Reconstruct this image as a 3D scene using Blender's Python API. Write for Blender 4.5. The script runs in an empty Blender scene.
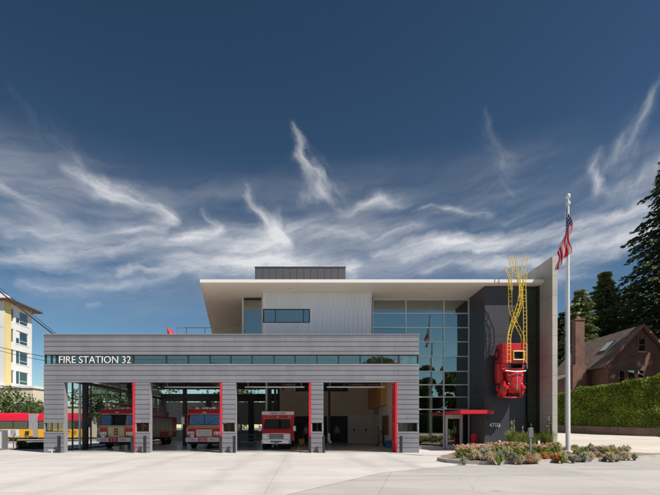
import bpy, bmesh, math, random
from mathutils import Vector, Matrix, noise
R = math.radians
rnd = random.Random(32)
S = bpy.context.scene
C = S.collection
# ---------------------------------------------------------------- camera
EYE, F = 1.545, 462.0            # eye height in metres; focal length in photo pixels
cam_d = bpy.data.cameras.new('camera'); cam = bpy.data.objects.new('camera', cam_d); C.objects.link(cam)
cam.location = (0, 0, EYE); cam.rotation_euler = (R(90), 0, 0)
cam_d.sensor_width = 36; cam_d.lens = 36*F/660
cam_d.shift_x = 27/660; cam_d.shift_y = 179.5/660
cam_d.clip_start = .1; cam_d.clip_end = 3000
S.camera = cam
def P(px, py, d): return Vector(((px-303)*d/F, d, EYE+(427-py)*d/F))
def X(px, d): return (px-303)*d/F
def Zy(py, d): return EYE+(427-py)*d/F
# ---------------------------------------------------------------- colour management
S.view_settings.view_transform = 'Standard'; S.view_settings.look = 'None'
S.view_settings.exposure = 0.35; S.view_settings.gamma = 1; S.view_settings.use_curve_mapping = False
S.render.engine = 'CYCLES'; S.cycles.max_bounces = 8; S.cycles.diffuse_bounces = 5; S.cycles.transparent_max_bounces = 12
S.cycles.use_denoising = True
# ---------------------------------------------------------------- sun
SUN = Vector((1.245, -1.0, 2.12)).normalized()      # direction towards the sun
sl = bpy.data.lights.new('sun', 'SUN'); so = bpy.data.objects.new('sun', sl); C.objects.link(so)
sl.energy = 4.9; sl.angle = R(.55); sl.color = (1, .94, .86)
so.rotation_euler = (-SUN).to_track_quat('-Z', 'Y').to_euler()
so.location = (30, -30, 50)
# ---------------------------------------------------------------- world: sky and cirrus
W = bpy.data.worlds.new('World'); S.world = W; W.use_nodes = True
wn, wl = W.node_tree.nodes, W.node_tree.links
for n in list(wn): wn.remove(n)
def N(t, **k):
    n = wn.new(t)
    for a, b in k.items(): setattr(n, a, b)
    return n
def wmath(op, a, b=None, c=None, clamp=False):
    n = N('ShaderNodeMath', operation=op, use_clamp=clamp)
    for i, v in enumerate((a, b, c)):
        if v is None: continue
        if isinstance(v, (int, float)): n.inputs[i].default_value = v
        else: wl.new(v, n.inputs[i])
    return n.outputs[0]
def wvec(op, a, b=None, scale=None):
    n = N('ShaderNodeVectorMath', operation=op)
    for i, v in enumerate((a, b)):
        if v is None: continue
        if isinstance(v, (tuple, list)): n.inputs[i].default_value = v
        else: wl.new(v, n.inputs[i])
    if scale is not None:
        if isinstance(scale, (int, float)): n.inputs['Scale'].default_value = scale
        else: wl.new(scale, n.inputs['Scale'])
    return n.outputs['Value'] if op in ('DOT_PRODUCT', 'LENGTH', 'DISTANCE') else n.outputs['Vector']
def wramp(v, a, b, c=0., d=1., sm='SMOOTHSTEP'):
    n = N('ShaderNodeMapRange', interpolation_type=sm); n.clamp = True if sm == 'LINEAR' else n.clamp
    wl.new(v, n.inputs['Value']); n.inputs['From Min'].default_value = a; n.inputs['From Max'].default_value = b
    n.inputs['To Min'].default_value = c; n.inputs['To Max'].default_value = d
    return n.outputs['Result']
sky = N('ShaderNodeTexSky', sky_type='NISHITA'); sky.sun_disc = False
sky.sun_elevation = math.asin(SUN.z); sky.sun_rotation = math.atan2(SUN.x, SUN.y)
sky.altitude = 100; sky.air_density = 1.0; sky.dust_density = .0; sky.ozone_density = 2.0
GAM, SKM, SAT, HUE = 1.66, .98, .93, .484
tc = N('ShaderNodeTexCoord'); sep = N('ShaderNodeSeparateXYZ'); wl.new(tc.outputs['Generated'], sep.inputs[0])
sx, sy, sz = sep.outputs
az = wmath('ARCTAN2', sx, sy)
rr = wmath('SQRT', wmath('ADD', wmath('MULTIPLY', sx, sx), wmath('ADD', wmath('MULTIPLY', sy, sy), 1e-4)))
te = wmath('DIVIDE', sz, rr)
te_n = wmath('MINIMUM', te, 3.0)
cmb = N('ShaderNodeCombineXYZ'); wl.new(az, cmb.inputs[0]); wl.new(te_n, cmb.inputs[1])
p0 = cmb.outputs[0]
def wnoise(vec, scale, detail=6, rough=.55, dist=0., st=(1, 1, 1), rot=0.):
    m = N('ShaderNodeMapping'); wl.new(vec, m.inputs[0]); m.inputs['Scale'].default_value = st; m.inputs['Rotation'].default_value = (0, 0, rot)
    n = N('ShaderNodeTexNoise'); wl.new(m.outputs[0], n.inputs['Vector'])
    n.inputs['Scale'].default_value = scale; n.inputs['Detail'].default_value = detail; n.inputs['Roughness'].default_value = rough; n.inputs['Distortion'].default_value = dist
    return n
w1 = wnoise(p0, 4.0, 3, .5); w2 = wnoise(p0, 16, 5, .6)
wa = wvec('SCALE', wvec('SUBTRACT', w1.outputs['Color'], (.5, .5, .5)), scale=.11)
wb = wvec('SCALE', wvec('SUBTRACT', w2.outputs['Color'], (.5, .5, .5)), scale=.045)
pw = wvec('MULTIPLY', wvec('ADD', p0, wvec('ADD', wa, wb)), (1, 1, 0))
def sky_pt(px, py):
    u = (px-303)/F; v = (427-py)/F
    return (math.atan(u), v/math.sqrt(1+u*u), 0)
# cirrus wisps: (x, y, half width, strength) knots in photo pixels, turned into sky azimuth / elevation
WISP_FALL = [
 [(292,124,4,.5),(299,146,6,.8),(309,168,9,.95),(320,190,14,.85),(336,206,10,.3)],
 [(238,190,5,.35),(252,208,8,.7),(270,224,12,1.),(282,232,12,.9)],
 [(488,100,6,.25),(504,150,8,.36),(512,186,7,.34)],
 [(10,80,7,.16),(48,140,9,.25),(80,176,10,.35)],
 [(300,92,4,.12),(308,125,5,.2)],
 [(200,212,5,.5),(214,228,8,.6)],
]
WISP_HOOK = [
 [(66,172,8,.5),(98,184,10,.8),(135,200,10,.95),(168,216,8,1.05)],
 [(-10,178,9,.5),(14,190,10,.65),(44,212,14,.55),(70,236,14,.4)],
 [(560,270,9,.5),(600,280,10,.35)],
]
WISP_BAND = [
 [(168,216,7,.9),(146,232,12,.7),(90,240,14,.6),(10,236,18,.5)],
 [(-20,266,16,.6),(60,258,14,.7),(130,250,12,.6),(215,230,8,.6)],
 [(20,288,10,.5),(120,286,9,.55),(190,282,8,.4)],
 [(120,276,9,.6),(190,270,14,.95),(270,262,17,1.15),(350,270,11,.85)],
 [(282,234,12,.9),(262,248,14,.9),(215,256,12,.6)],
 [(340,214,9,.45),(358,205,8,.5),(376,199,8,.5),(398,203,9,.45),(425,214,8,.4)],
 [(296,226,10,.5),(350,232,14,.6),(410,226,12,.5)],
 [(372,250,6,.6),(420,246,9,1.),(480,244,10,1.1),(530,234,11,.9),(590,224,12,.7),(650,212,10,.6)],
 [(420,272,9,.6),(500,264,12,.8),(570,252,11,1.05),(640,238,9,1.2),(700,230,9,.9)],
 [(416,208,5,.55),(450,209,6,.7),(490,214,5,.4)],
 [(90,303,4,.6),(104,303,4,.6)],
 [(560,236,10,.6),(610,240,10,.9),(650,242,8,.9)],
 [(470,228,6,.4),(520,214,8,.5),(560,206,8,.4)],
]
WISP_RIGHT = [
 [(656,82,4,.35),(644,108,6,.6),(632,140,8,.65),(624,168,9,.5),(618,190,10,.4)],
 [(600,150,4,.3),(602,172,6,.8),(608,190,8,.7),(624,200,8,.4)],
 [(662,150,8,.4),(645,175,12,.5),(630,196,14,.45)],
]
CHAIN = [None]
def capsule(poly):
    acc = None
    for (x0, y0, wd0, s0), (x1, y1, wd1, s1) in zip(poly, poly[1:]):
        a = Vector(sky_pt(x0, y0)); b = Vector(sky_pt(x1, y1)); ba = b-a; L2 = ba.length_squared
        # each capsule waits for the one before it, which keeps few values alive at once
        q = pw
        if CHAIN[0] is not None:
            m = N('ShaderNodeVectorMath', operation='MULTIPLY_ADD'); wl.new(CHAIN[0], m.inputs[0]); m.inputs[1].default_value = (1e-7, 1e-7, 0); wl.new(pw, m.inputs[2]); q = m.outputs[0]
        pa = wvec('SUBTRACT', q, tuple(a))
        n = N('ShaderNodeMath', operation='MULTIPLY', use_clamp=True)
        wl.new(wvec('DOT_PRODUCT', pa, tuple(ba)), n.inputs[0]); n.inputs[1].default_value = 1/L2
        h = n.outputs[0]
        dv = wvec('DISTANCE', pa, wvec('SCALE', tuple(ba), scale=h))
        rel = wmath('DIVIDE', dv, wmath('MULTIPLY_ADD', h, (wd1-wd0)*2.7/F, wd0*2.7/F))
        v = wmath('MULTIPLY', wmath('POWER', wramp(rel, 0, 1, 1, 0, 'LINEAR'), 1.7), wmath('MULTIPLY_ADD', h, s1-s0, s0))
        acc = v if acc is None else wmath('MAXIMUM', acc, v)
        CHAIN[0] = acc
    return acc
def grain(vec, ang, scale, stretch, detail=9, rough=.6, dist=.25):
    """noise drawn out along one direction of the sky"""
    c, s_ = math.cos(R(ang)), math.sin(R(ang)); cb = N('ShaderNodeCombineXYZ')
    wl.new(wvec('DOT_PRODUCT', vec, (c/stretch, s_/stretch, 0)), cb.inputs[0]); wl.new(wvec('DOT_PRODUCT', vec, (-s_, c, 0)), cb.inputs[1])
    return wnoise(cb.outputs[0], scale, detail, rough, dist).outputs['Fac']
total = None
for grp, ang, str_ in ((WISP_FALL, -64, 5), (WISP_HOOK, -26, 5), (WISP_BAND, 4, 6), (WISP_RIGHT, 66, 6)):
    acc = None
    for poly in grp:
        v = capsule(poly); acc = v if acc is None else wmath('MAXIMUM', acc, v)
    g1 = wmath('SUBTRACT', grain(pw, ang, 17, str_), .5); g2 = wmath('SUBTRACT', grain(p0, ang+9, 42, str_*.8, 6, .6), .5)
    core = wmath('ADD', acc, wmath('ADD', wmath('MULTIPLY', g1, 2.5), wmath('MULTIPLY', g2, 1.2)))
    w = wmath('MULTIPLY', wmath('POWER', wramp(core, .0, 1.42, 0, 1, 'LINEAR'), 1.35), wramp(acc, .0, .65))
    total = w if total is None else wmath('ADD', total, wmath('MULTIPLY', w, wmath('SUBTRACT', 1.0, total)))
soft = wnoise(p0, 1.7, 4, .5, .4, (1, 3.0, 1), R(4)).outputs['Fac']
band = wmath('MULTIPLY', wramp(te, .17, .36), wramp(te, .60, .40))
gb = grain(pw, 10, 9, 7, 9, .62)
thin = wmath('MULTIPLY', wmath('MULTIPLY', wramp(soft, .30, .62), wramp(gb, .34, .74)), wmath('MULTIPLY', band, .50))
hazy = wmath('MULTIPLY', wramp(soft, .25, .75), wmath('MULTIPLY', band, .12))
dens = wmath('MINIMUM', wmath('ADD', wmath('MULTIPLY', total, .92), wmath('ADD', thin, hazy)), .90)
dens = wmath('MULTIPLY', dens, wramp(te, .0, .1))
sc0 = wvec('SCALE', sky.outputs[0], scale=1/6.)
gm = N('ShaderNodeGamma'); wl.new(sc0, gm.inputs[0]); gm.inputs[1].default_value = GAM
sc1 = wvec('SCALE', gm.outputs[0], scale=6.*SKM)
hsv = N('ShaderNodeHueSaturation'); wl.new(sc1, hsv.inputs['Color']); hsv.inputs['Saturation'].default_value = SAT; hsv.inputs['Hue'].default_value = HUE
mix = N('ShaderNodeMix', data_type='RGBA'); wl.new(dens, mix.inputs['Factor']); wl.new(hsv.outputs[0], mix.inputs['A'])
mix.inputs['B'].default_value = (10.6, 10.6, 10.9, 1)
bg = N('ShaderNodeBackground'); wl.new(mix.outputs['Result'], bg.inputs['Color']); bg.inputs['Strength'].default_value = .06
wo = N('ShaderNodeOutputWorld'); wl.new(bg.outputs[0], wo.inputs[0])
W.cycles.sampling_method = 'MANUAL'; W.cycles.sample_map_resolution = 512

# ---------------------------------------------------------------- materials
def mat(name, col, rough=.6, metal=0., var=.0, vscale=3., bump=0., bscale=30., spec=.5, col2=None, coat=0., trans=0., streak=False, tone=False, speck=0.):
    m = bpy.data.materials.new(name); m.use_nodes = True; nt = m.node_tree; b = nt.nodes['Principled BSDF']
    b.inputs['Roughness'].default_value = rough; b.inputs['Metallic'].default_value = metal
    b.inputs['Specular IOR Level'].default_value = spec; b.inputs['Coat Weight'].default_value = coat
    b.inputs['Base Color'].default_value = (*col, 1)
    g = nt.nodes.new('ShaderNodeNewGeometry')
    out = None
    if var or col2:
        mp = nt.nodes.new('ShaderNodeMapping'); nt.links.new(g.outputs['Position'], mp.inputs[0])
        if streak: mp.inputs['Scale'].default_value = (1, 1, .15)
        n = nt.nodes.new('ShaderNodeTexNoise'); n.inputs['Scale'].default_value = vscale; n.inputs['Detail'].default_value = 8; n.inputs['Roughness'].default_value = .62
        nt.links.new(mp.outputs[0], n.inputs['Vector'])
        r = nt.nodes.new('ShaderNodeMapRange'); nt.links.new(n.outputs['Fac'], r.inputs[0]); r.inputs[1].default_value = .3; r.inputs[2].default_value = .7
        mx = nt.nodes.new('ShaderNodeMix'); mx.data_type = 'RGBA'; nt.links.new(r.outputs[0], mx.inputs['Factor'])
        c2 = col2 if col2 else tuple(c*(1+var) for c in col)
        c1 = col if col2 else tuple(c*(1-var) for c in col)
        mx.inputs['A'].default_value = (*c1, 1); mx.inputs['B'].default_value = (*c2, 1)
        out = mx.outputs['Result']
    if tone:
        at = nt.nodes.new('ShaderNodeAttribute'); at.attribute_name = 'tone'
        mm = nt.nodes.new('ShaderNodeMix'); mm.data_type = 'RGBA'; mm.blend_type = 'MULTIPLY'; mm.inputs['Factor'].default_value = 1
        if out: nt.links.new(out, mm.inputs['A'])
        else: mm.inputs['A'].default_value = (*col, 1)
        nt.links.new(at.outputs['Fac'], mm.inputs['B']); out = mm.outputs['Result']
    if out: nt.links.new(out, b.inputs['Base Color'])
    if bump:
        n2 = nt.nodes.new('ShaderNodeTexNoise'); n2.inputs['Scale'].default_value = bscale; n2.inputs['Detail'].default_value = 6
        nt.links.new(g.outputs['Position'], n2.inputs['Vector'])
        bp = nt.nodes.new('ShaderNodeBump'); bp.inputs['Strength'].default_value = bump; bp.inputs['Distance'].default_value = .02
        nt.links.new(n2.outputs['Fac'], bp.inputs['Height']); nt.links.new(bp.outputs[0], b.inputs['Normal'])
    return m
def glass(name, tint, refl, through=.7, wav=.0):
    """coated glazing: part mirror, part tinted see-through"""
    m = bpy.data.materials.new(name); m.use_nodes = True; nt = m.node_tree
    for n in list(nt.nodes): nt.nodes.remove(n)
    o = nt.nodes.new('ShaderNodeOutputMaterial'); mx = nt.nodes.new('ShaderNodeMixShader')
    gl = nt.nodes.new('ShaderNodeBsdfGlossy'); gl.inputs['Roughness'].default_value = .0; gl.inputs['Color'].default_value = (*tint, 1)
    tr = nt.nodes.new('ShaderNodeBsdfTransparent'); tr.inputs['Color'].default_value = tuple(t*through for t in tint)+(1,)
    fr = nt.nodes.new('ShaderNodeFresnel'); fr.inputs['IOR'].default_value = 1.5
    ma = nt.nodes.new('ShaderNodeMath'); ma.operation = 'ADD'; ma.use_clamp = True; ma.inputs[1].default_value = refl
    nt.links.new(fr.outputs[0], ma.inputs[0]); nt.links.new(ma.outputs[0], mx.inputs[0])
    if wav:
        g = nt.nodes.new('ShaderNodeNewGeometry'); n2 = nt.nodes.new('ShaderNodeTexNoise'); n2.inputs['Scale'].default_value = 1.3; n2.inputs['Detail'].default_value = 1
        nt.links.new(g.outputs['Position'], n2.inputs['Vector']); bp = nt.nodes.new('ShaderNodeBump'); bp.inputs['Strength'].default_value = wav; bp.inputs['Distance'].default_value = .01
        nt.links.new(n2.outputs['Fac'], bp.inputs['Height']); nt.links.new(bp.outputs[0], gl.inputs['Normal'])
    nt.links.new(tr.outputs[0], mx.inputs[1]); nt.links.new(gl.outputs[0], mx.inputs[2]); nt.links.new(mx.outputs[0], o.inputs[0])
    return m
def brick_mat(name, c1, c2, mortar, w, h, msize, rough=.8, axes='XZ', off=.5, bump=.2, var=0., offs=(0, 0, 0)):
    m = bpy.data.materials.new(name); m.use_nodes = True; nt = m.node_tree; b = nt.nodes['Principled BSDF']; b.inputs['Roughness'].default_value = rough
    g = nt.nodes.new('ShaderNodeNewGeometry'); sp = nt.nodes.new('ShaderNodeSeparateXYZ'); cb = nt.nodes.new('ShaderNodeCombineXYZ')
    ad = nt.nodes.new('ShaderNodeVectorMath'); ad.operation = 'ADD'; ad.inputs[1].default_value = offs
    nt.links.new(g.outputs['Position'], ad.inputs[0]); nt.links.new(ad.outputs[0], sp.inputs[0])
    if axes == 'XZ':
        s = nt.nodes.new('ShaderNodeMath'); s.operation = 'ADD'; nt.links.new(sp.outputs[0], s.inputs[0]); nt.links.new(sp.outputs[1], s.inputs[1])
        nt.links.new(s.outputs[0], cb.inputs[0]); nt.links.new(sp.outputs[2], cb.inputs[1])
    else:
        nt.links.new(sp.outputs[0], cb.inputs[0]); nt.links.new(sp.outputs[1], cb.inputs[1])
    br = nt.nodes.new('ShaderNodeTexBrick'); nt.links.new(cb.outputs[0], br.inputs[0]); br.offset = off
    br.inputs['Color1'].default_value = (*c1, 1); br.inputs['Color2'].default_value = (*c2, 1); br.inputs['Mortar'].default_value = (*mortar, 1)
    br.inputs['Scale'].default_value = 1; br.inputs['Brick Width'].default_value = w; br.inputs['Row Height'].default_value = h; br.inputs['Mortar Size'].default_value = msize; br.inputs['Mortar Smooth'].default_value = .2
    n = nt.nodes.new('ShaderNodeTexNoise'); n.inputs['Scale'].default_value = .9; n.inputs['Detail'].default_value = 10; n.inputs['Roughness'].default_value = .65; nt.links.new(g.outputs['Position'], n.inputs['Vector'])
    r = nt.nodes.new('ShaderNodeMapRange'); nt.links.new(n.outputs['Fac'], r.inputs[0]); r.inputs[1].default_value = .3; r.inputs[2].default_value = .7; r.inputs[3].default_value = 1-var; r.inputs[4].default_value = 1+var
    mm = nt.nodes.new('ShaderNodeVectorMath'); mm.operation = 'SCALE'; nt.links.new(br.outputs['Color'], mm.inputs[0]); nt.links.new(r.outputs[0], mm.inputs['Scale'])
    nt.links.new(mm.outputs[0], b.inputs['Base Color'])
    bp = nt.nodes.new('ShaderNodeBump'); bp.inputs['Strength'].default_value = bump; bp.inputs['Distance'].default_value = .01; bp.invert = True
    nt.links.new(br.outputs['Fac'], bp.inputs['Height']); nt.links.new(bp.outputs[0], b.inputs['Normal'])
    return m
def ground_mat(name, c1, c2, joint=None, stain=.25, rough=.85, seams=0., tracks=(), spots=0.):
    """concrete: broad patches, fine aggregate, tyre-darkened drifts, saw-cut joints"""
    m = bpy.data.materials.new(name); m.use_nodes = True; nt = m.node_tree; b = nt.nodes['Principled BSDF']; b.inputs['Roughness'].default_value = rough; b.inputs['Specular IOR Level'].default_value = .25
    g = nt.nodes.new('ShaderNodeNewGeometry')
    def nz(scale, det, st=(1, 1, 1), rot=0):
        mp = nt.nodes.new('ShaderNodeMapping'); nt.links.new(g.outputs['Position'], mp.inputs[0]); mp.inputs['Scale'].default_value = st; mp.inputs['Rotation'].default_value = (0, 0, rot)
        n = nt.nodes.new('ShaderNodeTexNoise'); n.inputs['Scale'].default_value = scale; n.inputs['Detail'].default_value = det; n.inputs['Roughness'].default_value = .65; nt.links.new(mp.outputs[0], n.inputs['Vector']); return n.outputs['Fac']
    def rg(v, a, b_, c, d):
        r = nt.nodes.new('ShaderNodeMapRange'); nt.links.new(v, r.inputs[0])
        for i, q in enumerate((a, b_, c, d)): r.inputs[i+1].default_value = q
        return r.outputs[0]
    mx = nt.nodes.new('ShaderNodeMix'); mx.data_type = 'RGBA'; nt.links.new(rg(nz(.35, 9), .35, .65, 0, 1), mx.inputs['Factor']); mx.inputs['A'].default_value = (*c1, 1); mx.inputs['B'].default_value = (*c2, 1)
    def mul(a, bb):
        q = nt.nodes.new('ShaderNodeVectorMath'); q.operation = 'SCALE'; nt.links.new(a, q.inputs[0]); nt.links.new(bb, q.inputs['Scale']); return q.outputs[0]
    c = mul(mx.outputs['Result'], rg(nz(60, 4), .3, .7, .93, 1.06))
    c = mul(c, rg(nz(.7, 7, (.16, 1.3, 1), R(6)), .52, .72, 1, 1-stain))
    c = mul(c, rg(nz(4, 8), .62, .75, 1, 1-stain*.6))
    if joint:
        mp = nt.nodes.new('ShaderNodeMapping'); nt.links.new(g.outputs['Position'], mp.inputs[0]); mp.inputs['Location'].default_value = (.9, .6, 0); mp.inputs['Rotation'].default_value = (0, 0, joint[2])
        br = nt.nodes.new('ShaderNodeTexBrick'); br.offset = 0; nt.links.new(mp.outputs[0], br.inputs[0]); br.inputs['Scale'].default_value = 1
        br.inputs['Brick Width'].default_value = joint[0]; br.inputs['Row Height'].default_value = joint[1]; br.inputs['Mortar Size'].default_value = .012
        br.inputs['Color1'].default_value = (1, 1, 1, 1); br.inputs['Color2'].default_value = (.90, .90, .90, 1); br.inputs['Mortar'].default_value = (.74, .72, .70, 1)
        q = nt.nodes.new('ShaderNodeMix'); q.data_type = 'RGBA'; q.blend_type = 'MULTIPLY'; q.inputs['Factor'].default_value = 1; nt.links.new(c, q.inputs['A']); nt.links.new(br.outputs['Color'], q.inputs['B']); c = q.outputs['Result']
    if tracks:   # tyre-darkened lanes that run into each bay, broken up by wear
        sp = nt.nodes.new('ShaderNodeSeparateXYZ'); nt.links.new(g.outputs['Position'], sp.inputs[0]); wob = rg(nz(.12, 3), 0, 1, -1.2, 1.2)
        ax = nt.nodes.new('ShaderNodeMath'); ax.operation = 'ADD'; nt.links.new(sp.outputs[0], ax.inputs[0]); nt.links.new(wob, ax.inputs[1]); best = None
        for tx in tracks:
            su = nt.nodes.new('ShaderNodeMath'); su.operation = 'SUBTRACT'; nt.links.new(ax.outputs[0], su.inputs[0]); su.inputs[1].default_value = tx
            ab = nt.nodes.new('ShaderNodeMath'); ab.operation = 'ABSOLUTE'; nt.links.new(su.outputs[0], ab.inputs[0])
            if best is None: best = ab.outputs[0]
            else: mi = nt.nodes.new('ShaderNodeMath'); mi.operation = 'MINIMUM'; nt.links.new(best, mi.inputs[0]); nt.links.new(ab.outputs[0], mi.inputs[1]); best = mi.outputs[0]
        lane = rg(best, .12, .5, 1, 0); wear = rg(nz(.8, 7, (1, .3, 1)), .35, .65, .2, 1)
        pr_ = nt.nodes.new('ShaderNodeMath'); pr_.operation = 'MULTIPLY'; nt.links.new(lane, pr_.inputs[0]); nt.links.new(wear, pr_.inputs[1])
        c = mul(c, rg(pr_.outputs[0], 0, 1, 1, .84))
    if spots:    # oil drips
        vo = nt.nodes.new('ShaderNodeTexVoronoi'); vo.inputs['Scale'].default_value = .55; vo.inputs['Randomness'].default_value = 1
        w = nt.nodes.new('ShaderNodeTexNoise'); w.inputs['Scale'].default_value = 3; nt.links.new(g.outputs['Position'], w.inputs['Vector']); a3 = nt.nodes.new('ShaderNodeVectorMath'); a3.operation = 'MULTIPLY_ADD'; nt.links.new(w.outputs['Color'], a3.inputs[0]); a3.inputs[1].default_value = (.25, .25, 0); nt.links.new(g.outputs['Position'], a3.inputs[2]); nt.links.new(a3.outputs[0], vo.inputs['Vector'])
        c = mul(c, rg(vo.outputs['Distance'], .03, .11, 1-spots, 1))
    if seams:    # wandering tar-dark cracks
        vn = nt.nodes.new('ShaderNodeTexVoronoi'); vn.feature = 'DISTANCE_TO_EDGE'; vn.inputs['Scale'].default_value = .16
        w = nt.nodes.new('ShaderNodeTexNoise'); w.inputs['Scale'].default_value = .8; w.inputs['Detail'].default_value = 8; nt.links.new(g.outputs['Position'], w.inputs['Vector'])
        a2 = nt.nodes.new('ShaderNodeVectorMath'); a2.operation = 'ADD'; nt.links.new(g.outputs['Position'], a2.inputs[0]); nt.links.new(w.outputs['Color'], a2.inputs[1]); nt.links.new(a2.outputs[0], vn.inputs['Vector'])
        c = mul(c, rg(vn.outputs['Distance'], 0, .0035, 1-seams, 1))
    nt.links.new(c, b.inputs['Base Color'])
    bp = nt.nodes.new('ShaderNodeBump'); bp.inputs['Strength'].default_value = .25; bp.inputs['Distance'].default_value = .01; nt.links.new(nz(90, 4), bp.inputs['Height']); nt.links.new(bp.outputs[0], b.inputs['Normal'])
    return m
def leaf_mat(name, c1, c2, trans=.25, rough=.55, vs=1.2):
    m = bpy.data.materials.new(name); m.use_nodes = True; nt = m.node_tree; b = nt.nodes['Principled BSDF']; b.inputs['Roughness'].default_value = rough; b.inputs['Specular IOR Level'].default_value = .3
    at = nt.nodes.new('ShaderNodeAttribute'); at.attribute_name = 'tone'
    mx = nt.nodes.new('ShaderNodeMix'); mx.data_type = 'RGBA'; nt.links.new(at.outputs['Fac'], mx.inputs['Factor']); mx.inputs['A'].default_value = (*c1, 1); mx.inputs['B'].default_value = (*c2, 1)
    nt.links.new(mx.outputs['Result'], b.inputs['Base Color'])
    if trans:
        t = nt.nodes.new('ShaderNodeBsdfTranslucent'); nt.links.new(mx.outputs['Result'], t.inputs[0]); ms = nt.nodes.new('ShaderNodeMixShader'); ms.inputs[0].default_value = trans
        nt.links.new(b.outputs[0], ms.inputs[1]); nt.links.new(t.outputs[0], ms.inputs[2]); nt.links.new(ms.outputs[0], nt.nodes['Material Output'].inputs[0])
    return m
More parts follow.
